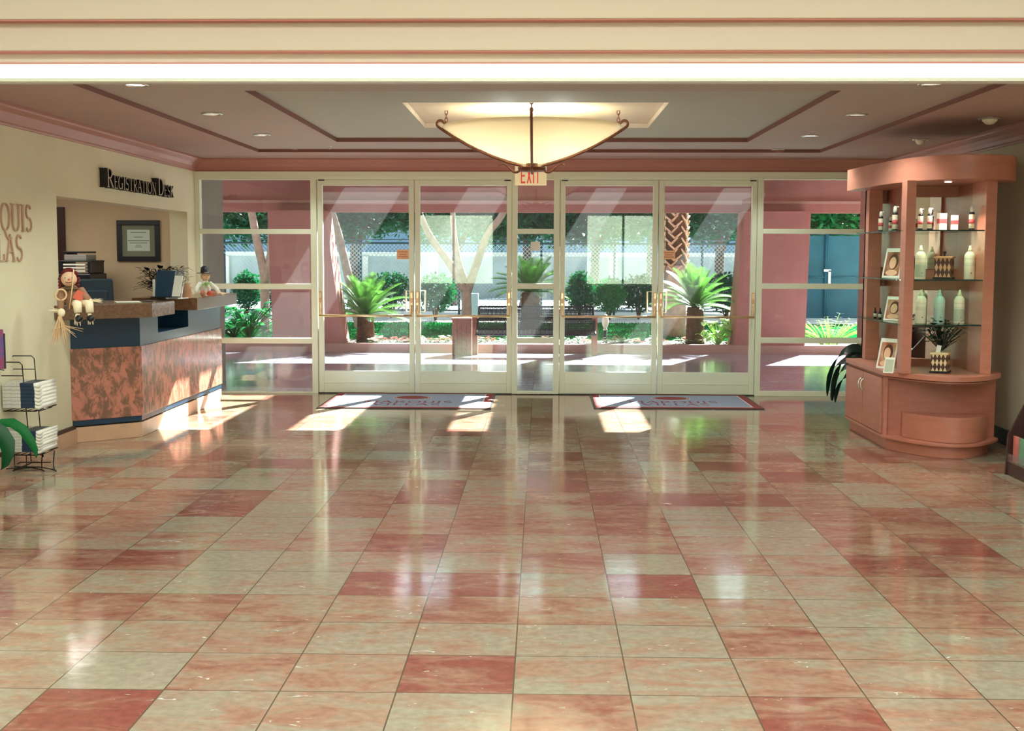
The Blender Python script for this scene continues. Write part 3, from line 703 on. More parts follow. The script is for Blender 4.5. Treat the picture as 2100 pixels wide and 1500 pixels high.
for k in range(4):
    a = -PI/2+k*PI/2; d = Vector((math.cos(a), math.sin(a), 0)); mb = MB(); pts = [bc+d*.06+Vector((0, 0, ZBOT-.045))]
    for i in range(13):
        rr = .1+(R+.02-.1)*i/12; pts.append(bc+d*rr+Vector((0, 0, bowl_z(rr)-.018)))
    for i in range(1, 9):
        q = -PI/2+.6+i*(PI*.95)/8; pts.append(bc+d*(R+.02+.028*math.cos(q))+Vector((0, 0, bowl_z(R)+.012+.03*math.sin(q)+.02)))
    pts.append(bc+d*(R-.06)+Vector((0, 0, bowl_z(R)-.0)))
    mb.tube(pts, .0115, M_BRONZE, 8)
    mb.build('arm', ch)
    mb = MB(); top = bc+d*(R-.03)+Vector((0, 0, ZR+.05))
    czz = CE if (C3[0] < top.x < C3[1] and C3[2] < top.y < C3[3]) else ZC+.074
    n_l = 3; dz = (czz-top.z)/n_l
    for i in range(n_l):
        cz = top.z+dz*(i+.5); hh = max(dz*.62, .012); rot = (i % 2 == 0)
        ps = [Vector(((math.cos(q)*.012) if rot else 0, 0 if rot else math.cos(q)*.012, math.sin(q)*hh))+Vector((top.x, top.y, cz)) for q in [2*PI*j/12 for j in range(12)]]
        mb.tube(ps, .004, M_BRONZE, 6, closed=True)
    mb.build('hanging_hook', ch)
    mb = MB(); pts = [bc+d*(.09+.19*i/12)+Vector((0, 0, ZBOT-.05-.03*math.sin(i/12*2*PI*.95)+.02*(i/12))) for i in range(13)]
    mb.tube(pts, [.012-.0006*i for i in range(13)], M_BRONZE, 8); mb.build('scroll', ch)
MB().lathe([(.02, -.072), (.10, -.068), (.115, -.055), (.12, -.04), (.12, -.034), (.05, -.03), (.05, -.002), (.02, -.002)], (bc.x, bc.y, ZBOT), M_BRONZE, 32).build('finial_plate', ch)
m = MB(); m.lathe([(.095, -.001), (.10, -.012), (.09, -.022), (.02, -.024)], (bc.x, bc.y, CE), M_BULK, 28); m.tube([bc+Vector((0, 0, CE-.02)), bc+Vector((0, 0, ZR-.1))], .011, M_BULK)
m.build('canopy', ch)
for dx in (-.16, .16):
    MB().lathe([(.001, -.03), (.02, -.026), (.03, 0), (.02, .026), (.001, .03)], (bc.x+dx, bc.y, ZR-.10), M_LAMP, 14).build('bulb', ch)
    d_ = bpy.data.lights.new('pendant_bulb', 'POINT'); d_.energy = 10; d_.color = (.93, 1, .93); d_.shadow_soft_size = .05
    o = bpy.data.objects.new('pendant_bulb', d_); COL.objects.link(o); o.location = (bc.x+dx*1.4, bc.y-.1, ZR-.03)

# ------------------------------------------------------------------ registration desk
def granite(name, axis):
    m = bpy.data.materials.new(name); m.use_nodes = True; t = m.node_tree; b = t.nodes['Principled BSDF']; L = t.links.new; N = t.nodes.new; MATS[name] = m
    tc = N('ShaderNodeTexCoord'); mp = N('ShaderNodeMapping'); mp.inputs['Scale'].default_value = (1.6, 1.6, 1.0); L(tc.outputs['Object'], mp.inputs[0])
    n = N('ShaderNodeTexNoise'); n.inputs['Scale'].default_value = 8; n.inputs['Detail'].default_value = 10; n.inputs['Roughness'].default_value = .7; n.inputs['Distortion'].default_value = .5; L(mp.outputs[0], n.inputs['Vector'])
    r = N('ShaderNodeValToRGB'); e = r.color_ramp.elements; e[0].position = .45; e[0].color = rgb(128, 94, 74); e[1].position = .55; e[1].color = rgb(200, 126, 106)
    L(n.outputs[0], r.inputs[0]); L(r.outputs[0], b.inputs['Base Color']); b.inputs['Roughness'].default_value = .15; b.inputs['Specular IOR Level'].default_value = 1.0
    return m
M_GRAN = granite('rose_granite', 0)
desk = thing('reception_desk', 'granite and navy reception desk along the left wall below the sign', 'desk', (-3.7, 11.8, 0))
A0, A1, A2 = (XL+.001, 10.26), (-3.50, 10.66), (-3.50, 13.36)
def deskpoly(off):     # outline pushed out by off
    return [(XL+.001, A0[1]-off*1.4), (A1[0]+off, A1[1]-off*.45), (A2[0]+off, A2[1]), (XL+.001, A2[1])]
MB().prism(deskpoly(0), 0, .13, M_STONE).build('stone_base', desk, bevel=.004)
MB().prism(deskpoly(-.02), .13, .145, M_BLACK).build('shadow_gap', desk)
MB().prism(deskpoly(.0), .145, .19, M_NAVY).build('kick_strip', desk)
MB().prism(deskpoly(.012), .19, .80, M_GRAN).build('granite_panel', desk, bevel=.003)
# navy band with the niche cut out
N0, N1 = 11.17, 12.14
m = MB(); m.prism([(XL+.001, A0[1]), A1, (-3.50, N0), (XL+.001, N0)], .80, 1.06, M_NAVY)
m.bx(XL+.001, -3.50, N0, N1, .80, .885, M_NAVY); m.bx(XL+.001, -3.50, N1, A2[1], .80, 1.06, M_NAVY)
m.build('navy_band', desk)
MB().bx(XL+.001, -3.84, N0, N1, .885, 1.055, M_BLACK).build('niche_back', desk)
MB().prism([(XL+.001, 9.93), (-3.33, 10.48), (-3.32, 11.1), (XL+.001, 11.1)], 1.0595, 1.18, M_COUNTER).build('lower_countertop', desk, bevel=.005)
desk_children_done = True
MB().bx(XL, -3.32, 11.84, 13.38, 1.0595, 1.18, M_COUNTER).build('far_countertop', desk, bevel=.005)
m = MB(); m.bx(XL-.45, XL-.002, 10.08, 13.7, 1.0555, 1.12, M_COUNTER)
m.build('office_ledge', origin=(XL-.2, 12, 1.0555), label='brown granite ledge on the wall behind the countertops', cat='ledge')

# inner work surface and equipment in the office
m = MB(); m.bx(-5.5, XL-.22, 11.3, 13.7, .80, .84, M_DARKWOOD); m.bx(-5.5, -5.46, 11.3, 13.7, 0, .80, M_DARKWOOD); m.bx(-4.24, XL-.22, 11.3, 13.7, 0, .80, M_DARKWOOD)
m.build('office_worktop', origin=(-4.9, 12.5, 0), label='dark worktop inside the office behind the reception desk', cat='worktop')

def monitor(loc, rz, label, w_=.40, h_=.34):
    t = thing('computer_monitor', label, 'monitor', loc, rz)
    m = MB(); m.box((0, 0, .018), (.24, .2, .02), M_BLACK); m.build('base', t, local=True, bevel=.008)
    MB().tube([(0, 0, .02), (0, .03, .22)], .022, M_BLACK).build('stand', t, local=True)
    rot = Matrix.Rotation(-.15, 3, 'X')
    MB().box((0, 0, .33), (w_, .05, h_), mat('dark_teal_plastic', rgb(26, 52, 66), .35), rot).build('screen_back', t, local=True, bevel=.02)
    MB().box((0, -.035, .31), (w_*.6, .04, h_*.5), mat('dark_teal_plastic', rgb(26, 52, 66), .35), rot).build('rear_housing', t, local=True, bevel=.02)
    MB().box((0, .03, .33), (w_*.92, .012, h_*.86), M_BLACK, rot).build('screen', t, local=True)
    return t
p = at(198, 600, 12.3)
monitor((p.x, 12.3, .84), math.radians(35), 'dark monitor seen from behind, at the left end of the office opening', .34, .36)
# paper tray stack on printer
p0, p1 = at(134, 600, 13.3), at(202, 534, 13.3)
pr = thing('printer', 'bulky black printer behind the scarecrow, trays on top', 'printer', ((p0.x+p1.x)/2, 13.3, .84))
xc = (p0.x+p1.x)/2; wd = p1.x-p0.x
MB().bx(xc-wd/2, xc+wd/2, 13.05, 13.55, .84, p1.z-.14, M_BLACK).build('body', pr, bevel=.015)
m = MB()
for sx in (-1, 1): m.bx(xc+sx*wd/2-sx*.03-.02, xc+sx*wd/2-sx*.03+.02, 13.1, 13.5, p1.z-.14, p1.z, M_BLACK)
m.bx(xc-wd/2, xc+wd/2, 13.1, 13.5, p1.z-.02, p1.z, M_BLACK)
m.build('hood', pr, bevel=.01)
for i in range(3):
    z = p1.z-.125+i*.035
    MB().bx(xc-wd*.32, xc+wd*.32, 13.08, 13.4, z, z+.018, M_PAPER).build('paper_tray', pr, bevel=.004)
q = at(163, 512, 13.3)
tr_ = thing('letter_tray', 'small grey and black letter tray on top of the printer', 'tray', (xc, 13.3, p1.z))
MB().bx(xc-.12, xc+.12, 13.12, 13.42, p1.z, p1.z+.06, mat('grey_plastic', rgb(150, 148, 140), .4)).build('drawer', tr_, bevel=.006)
MB().bx(xc-.13, xc+.12, 13.12, 13.42, p1.z+.075, p1.z+.095, M_BLACK).build('lid', tr_, bevel=.004)
MB().bx(xc-.10, xc-.08, 13.14, 13.4, p1.z+.06, p1.z+.075, M_BLACK).build('support', tr_)

# framed certificate
a, b = at(241, 536, OY1), at(327, 452, OY1)
ct = thing('framed_certificate', 'black framed certificate with grey mat on the office back wall', 'picture', ((a.x+b.x)/2, OY1+.02, a.z))
yy = OY1+.02
m = MB(); fw = .055
for (x0, x1, z0, z1) in [(a.x, b.x, a.z, a.z+fw), (a.x, b.x, b.z-fw, b.z), (a.x, a.x+fw, a.z+fw, b.z-fw), (b.x-fw, b.x, a.z+fw, b.z-fw)]: m.bx(x0, x1, yy-.035, yy-.001, z0, z1, M_BLACK)
m.build('frame', ct, bevel=.004)
MB().bx(a.x+fw, b.x-fw, yy-.014, yy-.002, a.z+fw, b.z-fw, mat('grey_mat_board', rgb(150, 142, 124), .8)).build('mat_board', ct)
m = MB(); m.bx(a.x+.115, b.x-.115, yy-.018, yy-.014, a.z+.115, b.z-.105, M_PAPER)
cxm = (a.x+b.x)/2
for z, wdt in ((.30, .18), (.25, .10), (.21, .24), (.185, .2), (.16, .06), (.14, .08)): m.bx(cxm-wdt/2, cxm+wdt/2, yy-.0188, yy-.018, a.z+z-.003+.02, a.z+z+.003+.02, mat('ink_grey', rgb(120, 116, 108), .8))
m.build('certificate', ct)
MB().bx(a.x+fw, b.x-fw, yy-.024, yy-.021, a.z+fw, b.z-fw, M_GLASS).build('glass', ct)

# papers on the lower counter
def sheet(c, rz, w_, h_, z, mt, name, label, cat):
    m = MB(); m.box((0, 0, .0015), (w_, h_, .003), mt); o = m.build(name, origin=(c[0], c[1], z), local=True, label=label, cat=cat); o.rotation_euler = (0, 0, rz); return o
sheet((-3.62, 10.72), .4, .21, .29, 1.181, M_PAPER, 'registration_form', 'white form lying on the lower countertop', 'paper')
sheet((-3.50, 11.0-.08), -.2, .10, .14, 1.1845, mat('dark_print', rgb(60, 62, 66), .6), 'payment_folder', 'small dark folder lying on the lower countertop', 'folder')

# second monitor side (on far counter), brochure holder, sign
p = atz(338, 612, 1.18)
mon2 = thing('check_in_screen', 'glossy dark blue tilted screen on the far countertop', 'screen', (p.x, p.y, 1.18), math.radians(0))
rot = Matrix.Rotation(-.28, 3, 'X')
sx = at(366, 560, p.y).x-at(325, 560, p.y).x
MB().box((0, .05, .13), (sx, .05, .27), M_NAVY, rot).build('panel', mon2, local=True, bevel=.012)
MB().box((0, .16, .09), (sx*.8, .03, .2), M_BLACK, Matrix.Rotation(.4, 3, 'X')).build('rear_support', mon2, local=True)
MB().box((-.02, .08, .008), (sx+.02, .26, .014), M_BLACK).build('base', mon2, local=True, bevel=.004)
MB().box((-sx/2-.012, .02, .10), (.02, .02, .16), M_PAPER).build('card_slot', mon2, local=True)
p = atz(354, 613, 1.18)
bh = thing('brochure_holder', 'bright clear acrylic holder shining beside the dark blue screen', 'brochure holder', (p.x+.03, p.y, 1.18), math.radians(-20))
MB().box((0, .05, .14), (.11, .012, .27), M_ACRYL, rot).build('back_plate', bh, local=True)
MB().box((0, .03, .12), (.09, .006, .2), M_PAPER, rot).build('leaflet', bh, local=True)
MB().box((0, .02, .006), (.14, .16, .01), M_ACRYL).build('base', bh, local=True)

def leafy(name, loc, r, h, n, mt, label, cat, pot=None, lsize=.05, seed=1):
    random.seed(seed)
    t = thing(name, label, cat, loc)
    if pot: pot(t)
    m = MB(); st = MB(); L0 = Vector(loc)
    for i in range(n):
        a = random.uniform(0, 2*PI); rr = r*random.uniform(.2, 1); hh = h*random.uniform(.35, 1)
        top = L0+Vector((math.cos(a)*rr, math.sin(a)*rr, hh))
        if i % 3 == 0: st.tube([L0+Vector((0, 0, h*.05)), L0+Vector((math.cos(a)*rr*.5, math.sin(a)*rr*.5, hh*.6)), top], .003, mt, 4)
        m.leaf(top, (math.cos(a), math.sin(a), random.uniform(-.2, .9)), lsize*random.uniform(.8, 1.4), lsize*.55, mt, .5, 3)
    m.build('foliage', t); st.build('stems', t)
    return t
p = at(360, 575, 13.45)
def dark_pot(t):
    MB().lathe([(.06, 0), (.08, .12), (.085, .13), (.07, .13)], ORG[t], M_BLACK, 20).build('pot', t)
leafy('potted_plant', (p.x-.05, 13.2, 1.12), .26, .33, 300, M_LEAFK, 'dark leafy pot plant behind the screen on the far countertop', 'plant', dark_pot, .07, 3)

# ------------------------------------------------------------------ scarecrow dolls
M_STRAW = mat('straw', rgb(240, 206, 160), .8); M_BURLAP = mat('burlap', rgb(172, 128, 100), .95, noise=.25, nscale=80)
M_COTTON = mat('cream_cotton', rgb(250, 234, 200), .9); M_REDF = mat('dark_red_yarn', rgb(120, 40, 40), .95, noise=.3, nscale=60)
M_CORAL = mat('coral_cloth', rgb(222, 110, 88), .9); M_SKINC = mat('muslin', rgb(236, 196, 160), .9); M_BROWNC = mat('olive_plaid', rgb(120, 96, 62), .9, noise=.4, nscale=70)
def straw(mb, c, n, L, spread, mt=M_STRAW, d0=(0, 0, -1), seed=1):
    rnd = random.Random(seed)
    for i in range(n):
        d = (Vector(d0)+Vector((rnd.uniform(-1, 1), rnd.uniform(-1, 1), rnd.uniform(-.4, .4)))*spread).normalized()
        l = L*rnd.uniform(.6, 1.1); c2 = Vector(c)+Vector((rnd.uniform(-1, 1), rnd.uniform(-1, 1), 0))*.012
        mb.tube([c2, c2+d*l*.5, c2+d*l+Vector((0, 0, -.02*l))], [.0035, .003, .0015], mt, 4)
def doll1(loc):
    t = thing('scarecrow_doll', 'red-haired scarecrow doll sitting on the near end of the countertop', 'doll', loc)
    def S(x, y, z): return (x, y, z)
    MB().ball((0, 0, .11), (.07, .06, .11), M_BURLAP, 14, .03).build('body', t, local=True)
    h = MB(); h.ball((-.025, -.02, .27), (.062, .058, .07), M_SKINC, 14); 
    h.ball((-.055, -.072, .285), .011, M_PAPER, 8); h.ball((.0, -.075, .285), .011, M_PAPER, 8); h.ball((-.055, -.082, .286), .005, M_BLACK, 6); h.ball((0, -.085, .286), .005, M_BLACK, 6)
    h.ball((-.028, -.08, .268), .009, M_CORAL, 8); h.tube([(-.05, -.066, .245), (-.028, -.073, .237), (-.006, -.068, .245)], .004, M_REDF, 6)
    h.build('head', t, local=True)
    m = MB(); rnd = random.Random(4)
    for i in range(46):
        a = rnd.uniform(0, 2*PI); q = rnd.uniform(0, 1.25); d = Vector((math.sin(q)*math.cos(a), math.sin(q)*abs(math.sin(a))*.9, math.cos(q)))
        c = Vector((-.025, -.015, .275))+Vector((d.x*.066, d.y*.062, d.z*.075)); m.ball(c, .022, M_REDF, 6, .2)
    for s_ in (-1, 1):
        for k in range(4): m.ball((-.025+s_*.066, -.0, .275-k*.03), .02, M_REDF, 6, .2)
    m.build('hair', t, local=True)
    m = MB(); m.lathe([(.03, .18), (.06, .19), (.075, .175), (.04, .205)], (-.02, -.01, 0), M_BROWNC, 16); m.build('scarf', t, local=True)
    MB().box((.05, -.055, .12), (.075, .02, .085), M_CORAL, Matrix.Rotation(.5, 3, 'Y')).build('patch', t, local=True)
    for s_, e in ((-1, (-.095, -.10, -.02)), (1, (.13, -.08, .07))):
        m = MB(); m.tube([(s_*.06, -.01, .18), (s_*.09, -.04, .12), e], [.03, .032, .024], M_BURLAP, 10); m.build('arm', t, local=True)
        m = MB(); straw(m, e, 14, .10, .5, M_COTTON, (s_*.8, -.2, .1), 3+s_); m.ball(e, .026, M_COTTON, 8, .1); m.build('hand', t, local=True)
    for x_, k in ((.03, 0), (.12, 1)):
        m = MB(); m.tube([(x_*.6, -.04, .05), (x_, -.13, .05), (x_+.005, -.155, -.03)], [.035, .036, .03], M_COTTON, 10); m.build('leg', t, local=True)
        m = MB(); m.ball((x_+.008, -.165, -.085), (.034, .05, .035), M_BLACK, 12); m.build('shoe', t, local=True)
        m = MB(); straw(m, (x_, -.16, -.04), 14, .10, .35, M_COTTON, (0, -.1, -1), 9+k); m.build('straw_cuff', t, local=True)
    m = MB(); straw(m, (-.10, -.12, -.06), 34, .25, .32, M_STRAW, (0, 0, -1), 12); m.ball((-.09, -.115, -.03), (.03, .03, .04), M_COTTON, 10)
    straw(m, (-.08, -.12, -.15), 6, .16, .9, M_STRAW, (.6, 0, -.4), 5)
    m.build('straw_bundle', t, local=True)
    m = MB(); m.tube([(-.03, -.09, .0), (.0, -.10, .22), (.012, -.10, .36)], .005, M_STRAW, 6); m.build('stick', t, local=True)
    m = MB(); m.tube([Vector((-.09, -.08, .13))+Vector((math.cos(q)*.042, 0, math.sin(q)*.05)) for q in [2*PI*j/16 for j in range(16)]], .008, M_STRAW, 6, closed=True); m.build('hoop', t, local=True)
    return t
p = atz(140, 634, 1.18)
d1 = doll1((p.x+.01, p.y+.07, 1.18)); d1.rotation_euler = (0, 0, math.radians(22)); d1.scale = (.95, .95, .84)
def doll2(loc):
    t = thing('scarecrow_doll', 'sunlit scarecrow doll with black hat at the window end of the far countertop', 'doll', loc, math.radians(30))
    MB().ball((0, 0, .10), (.06, .055, .10), M_PAPER, 12, .05).build('body', t, local=True)
    h = MB(); h.ball((0, -.02, .24), (.05, .048, .055), M_SKINC, 12); h.ball((-.02, -.066, .25), .005, M_BLACK, 6); h.ball((.02, -.066, .25), .005, M_BLACK, 6); h.ball((0, -.07, .235), .008, M_CORAL, 6); h.build('head', t, local=True)
    m = MB(); m.lathe([(.085, .275), (.085, .281), (.045, .283), (.04, .345), (.02, .36), (0, .36)], (0, 0, 0), M_BLACK, 18); m.build('hat', t, local=True)
    for s_ in (-1, 1):
        m = MB(); m.tube([(s_*.05, 0, .16), (s_*.10, -.06, .10), (s_*.12, -.1, .05)], [.026, .024, .02], M_PAPER, 8); straw(m, (s_*.12, -.1, .05), 10, .07, .5, M_COTTON, (s_*.7, -.5, -.2), 3); m.build('arm', t, local=True)
        m = MB(); m.tube([(s_*.03, -.03, .04), (s_*.06, -.13, .04)], [.03, .026], M_CORAL, 8); m.build('leg', t, local=True)
        MB().ball((s_*.06, -.15, .032), (.025, .035, .028), M_BURLAP, 10).build('shoe', t, local=True)
    m = MB(); straw(m, (.0, -.05, .17), 24, .1, .7, M_LEAFP, (0, -.5, -.3), 8); m.build('straw_collar', t, local=True)
    return t
p = atz(418, 609, 1.18); d2 = doll2((p.x, p.y+.05, 1.18)); d2.scale = (.95, .95, .84)
p = atz(384, 612, 1.18)
m = MB(); m.lathe([(.035, 0), (.045, .03), (.04, .09), (.025, .12), (.028, .14), (.0, .145)], (p.x, p.y, 1.18), mat('tan_ceramic', rgb(186, 140, 104), .5, noise=.3, nscale=20), 18)
m.build('ceramic_figurine', origin=(p.x, p.y, 1.18), label='small tan ceramic jar between the acrylic holder and the far doll', cat='jar')

# ------------------------------------------------------------------ display cabinet at right
cab = thing('display_cabinet', 'tall cherry wood display cabinet with curved front and glass shelves', 'cabinet', (3.25, 10.6, 0))
def cpoly(front0, c, front1, yb=11.45, xl=None, xr=None):
    b_ = bez(front0, c, front1); return [(front0[0], yb)]+b_+[(front1[0], yb)]
full = lambda d=0: cpoly((2.83-d, 10.20), (3.22, 9.26-d*1.5), (3.72+d, 10.06))
MB().prism(cpoly((2.87, 10.24), (3.24, 9.36), (3.66, 10.10)), 0, .10, M_WOOD).build('toe_board', cab, bevel=.003)
MB().prism(full(.008), .10, .125, M_WOOD).build('bottom_board', cab, bevel=.004)
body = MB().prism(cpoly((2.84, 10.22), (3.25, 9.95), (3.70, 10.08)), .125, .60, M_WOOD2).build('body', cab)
MB().bx(2.832, 2.86, 10.19, 10.235, .10, .60, M_WOOD).build('corner_post', cab)
MB().prism(cpoly((2.96, 10.10), (3.27, 9.40), (3.62, 10.02), 10.2), .126, .33, M_WOOD).build('bottom_bin', cab, bevel=.003)
MB().prism(full(-.01), .60, .612, M_WOOD2).build('edge_band', cab, bevel=.002)
MB().prism(full(.012), .618, .66, M_WOOD).build('countertop', cab, bevel=.004)
MB().prism(full(-.02), .611, .619, M_DARKWOOD).build('shadow_line', cab)
for (y0, y1, hy) in ((10.255, 10.83, 10.80), (10.845, 11.44, 10.875)):
    d = MB().bx(2.822, 2.84, y0, y1, .13, .595, M_WOOD).build('door', cab, bevel=.003)
    hh = MB(); pts = [(2.822, hy, .44)]+[(2.815-.022*math.sin(q), hy, .485-.045*math.cos(q)) for q in [PI*i/8 for i in range(9)]]+[(2.822, hy, .53)]
    hh.tube(pts, .006, M_CHROME, 8); hh.build('handle', d)
# uprights
ZU0, ZU1 = .66, 2.2
def post(x0, x1, y0, y1, name='post'): return MB().bx(x0, x1, y0, y1, ZU0, ZU1, M_WOOD).build(name, cab, bevel=.003)
a = at(1768, 735, 11.4).x; post(a, a+.12, 11.30, 11.44)
a0, a1 = at(1846, 760, 9.93).x, at(1868, 760, 9.93).x; post(a0+.01, a1, 9.93, 10.07)
b0, b1 = at(2008, 765, 9.95).x, at(2030, 765, 9.95).x; post(b0, b1, 9.93, 10.25)
post(b0, b1, 10.9, 11.44)
# back panels with mirrors
BX0 = 3.17; YBK = 10.65
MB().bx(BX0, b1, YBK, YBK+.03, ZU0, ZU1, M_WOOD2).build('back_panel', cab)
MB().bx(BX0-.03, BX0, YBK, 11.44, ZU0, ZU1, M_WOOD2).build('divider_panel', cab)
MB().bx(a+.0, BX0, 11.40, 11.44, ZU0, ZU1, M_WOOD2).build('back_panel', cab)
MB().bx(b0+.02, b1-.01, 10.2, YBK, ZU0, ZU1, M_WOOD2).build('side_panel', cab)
def mirror_at(px0, py0, px1, py1, Y):
    p, q = at(px0, py1, Y), at(px1, py0, Y); MB().bx(max(p.x, 0), q.x, Y-.006, Y-.001, p.z, q.z, M_MIRROR).build('mirror', cab)
for (y0, y1) in ((405, 552), (596, 662), (672, 736)): mirror_at(1868, y0, 1988, y1, YBK)
for (y0, y1) in ((418, 548), (587, 650), (660, 728)): mirror_at(1797, y0, 1845, y1, 11.40)
# crown
crown = [(2.80, 11.5), (2.81, 11.0), (2.84, 10.6), (2.90, 10.2), (3.0, 9.92), (3.12, 9.76), (3.28, 9.68), (3.45, 9.68), (3.62, 9.76), (3.72, 9.88), (3.77, 10.06), (3.78, 10.5), (3.78, 11.5)]
def smooth_pts(P, k=7):
    out = []
    for i in range(len(P)-1):
        a, b, c, d = [Vector(P[j]) for j in (max(0, i-1), i, i+1, min(len(P)-1, i+2))]
        for q in range(k):
            u = q/k; v = .5*((2*b)+(c-a)*u+(2*a-5*b+4*c-d)*u*u+(3*b-a-3*c+d)*u**3); out.append((v.x, v.y))
    return out+[P[-1]]
crown = smooth_pts(crown)
MB().prism(crown, 2.195, 2.385, M_WOOD).build('crown', cab, bevel=.004)
c = at(1947, 374, 9.95); MB().lathe([(.03, -.006), (.022, -.008), (0, -.008)], (c.x, 9.98, 2.195), M_LAMP, 16).build('puck_light', cab)
d_ = bpy.data.lights.new('puck_glow', 'SPOT'); d_.energy = 30; d_.spot_size = math.radians(110); d_.spot_blend = .7; d_.color = (1, .9, .75); d_.shadow_soft_size = .03
o = bpy.data.objects.new('puck_glow', d_); COL.objects.link(o); o.location = (c.x, 9.98, 2.17)
SH = [1.81, 1.415, 1.055]
for z in SH:
    MB().prism([(2.87, 11.38), (2.87, 10.1), (a0+.0, 9.98), (a1+.01, 10.08), (a1+.005, 9.93), (b0-.004, 9.93), (b0-.004, YBK-.008), (BX0-.035, YBK-.008), (BX0-.035, 11.38)], z-.009, z, M_SHELFGLASS).build('glass_shelf', cab)

# products
def pump_bottle(loc, label, s_=1.0, group='red-banded pump bottles in the display cabinet'):
    t = thing('pump_bottle', label, 'bottle', loc, 0, group)
    k = s_
    MB().lathe([(.016*k, 0), (.018*k, .004*k), (.018*k, .018*k)], (0, 0, 0), M_BLACK, 18).build('foot', t, local=True)
    MB().lathe([(.0185*k, .014*k), (.019*k, .105*k), (.0185*k, .108*k)], (0, 0, 0), M_CREAMPL, 18).build('label', t, local=True)
    MB().lathe([(.0192*k, .045*k), (.0194*k, .073*k), (.0192*k, .073*k)], (0, 0, 0), M_REDB, 18).build('red_band', t, local=True)
    MB().lathe([(.019*k, .106*k), (.016*k, .118*k), (.011*k, .122*k), (0, .122*k)], (0, 0, 0), M_BLACK, 18).build('shoulder', t, local=True)
    m = MB(); m.lathe([(.012*k, .120*k), (.013*k, .14*k), (.011*k, .155*k), (.006*k, .163*k), (.0, .163*k)], (0, 0, 0), M_PAPER, 16); m.box((.010*k, -.004*k, .158*k), (.022*k, .007*k, .007*k), M_PAPER); m.build('pump', t, local=True)
    return t
def onshelf(px, py, z): p = atz(px, py, z); return (p.x, p.y, z)
def onY(px, Y, z): return (at(px, 500, Y).x, Y, z)
pump_bottle(onY(1886, 10.12, SH[0]), 'red-banded pump bottle, first from the middle post on the top shelf', 1.08)
pump_bottle(onY(1905, 10.12, SH[0]), 'red-banded pump bottle, second from the middle post on the top shelf', 1.10)
pump_bottle(onY(1991, 10.12, SH[0]), 'red-banded pump bottle beside the right post on the top shelf', 1.22)
pump_bottle(onY(1805, 10.8, SH[0]), 'slim red-banded pump bottle at the left end of the top shelf', 1.08)
pump_bottle(onY(1834, 10.55, SH[0]), 'tallest red-banded pump bottle just left of the middle post', 1.3)
pump_bottle(onY(1825, 11.1, SH[0]), 'smallest red-banded pump bottle, behind the others on the top shelf', .85)
def carton(loc, label, w_, h_):
    t = thing('product_carton', label, 'box', loc, .15, 'red-banded cartons in the display cabinet')
    MB().box((0, 0, h_/2), (w_, w_*.8, h_), M_CREAMPL).build('box', t, local=True, bevel=.001)
    MB().box((0, 0, h_*.53), (w_+.001, w_*.8+.001, h_*.27), M_REDB).build('red_band', t, local=True)
carton(onY(1930, 10.12, SH[0]), 'wider red-banded white carton on the top shelf', .062, .138); carton(onY(1956, 10.12, SH[0]), 'narrower red-banded white carton on the top shelf', .046, .122)
def lotion(loc, label, mt, low=None):
    t = thing('lotion_bottle', label, 'bottle', loc, 0, 'tall lotion bottles in the display cabinet')
    MB().lathe([(.040, 0), (.043, .004), (.043, .185), (.040, .20), (.028, .218), (.017, .226)], (0, 0, 0), mt, 26).build('body', t, local=True)
    MB().lathe([(.018, .224), (.016, .245), (.011, .252), (.009, .272), (.0, .274)], (0, 0, 0), mt, 20).build('cap', t, local=True)
    m = MB()
    for z, k in ((.165, .9), (.13, .6), (.12, .7), (.11, .5)):
        m.lathe([(.0432, z), (.0434, z+.0015), (.0432, z+.003)], (0, 0, 0), M_GREYLB, 26)
    m.ball((0, -.0425, .05), (.005, .002, .006), mat('ochre_emblem', rgb(150, 120, 70), .6), 8)
    m.build('print', t, local=True)
    if low: MB().lathe([(.0432, .02), (.0434, .022), (.0434, .115), (.0432, .117)], (0, 0, 0), M_GREYLB, 26).build('lower_label', t, local=True)
lotion(onY(1889, 10.15, SH[1]), 'cream lotion bottle with sage label left of the diamond canister', M_CREAMPL, True)
lotion(onY(1990, 10.15, SH[1]), 'cream lotion bottle at the right end of the middle shelf', M_CREAMPL)
lotion(onY(1893, 10.15, SH[2]), 'cream lotion bottle, leftmost of three on the lowest glass shelf', M_CREAMPL)
lotion(onY(1931, 10.15, SH[2]), 'pale aqua lotion bottle in the middle of the lowest glass shelf', M_GREENPL)
lotion(onY(1972, 10.15, SH[2]), 'cream lotion bottle with sage label, rightmost on the lowest shelf', M_CREAMPL, True)
M_DIA_D = mat('brown_lacquer', rgb(74, 40, 32), .4); M_DIA_L = mat('tan_inlay', rgb(196, 146, 104), .5); M_DIA_C = mat('cream_inlay', rgb(236, 212, 160), .5)
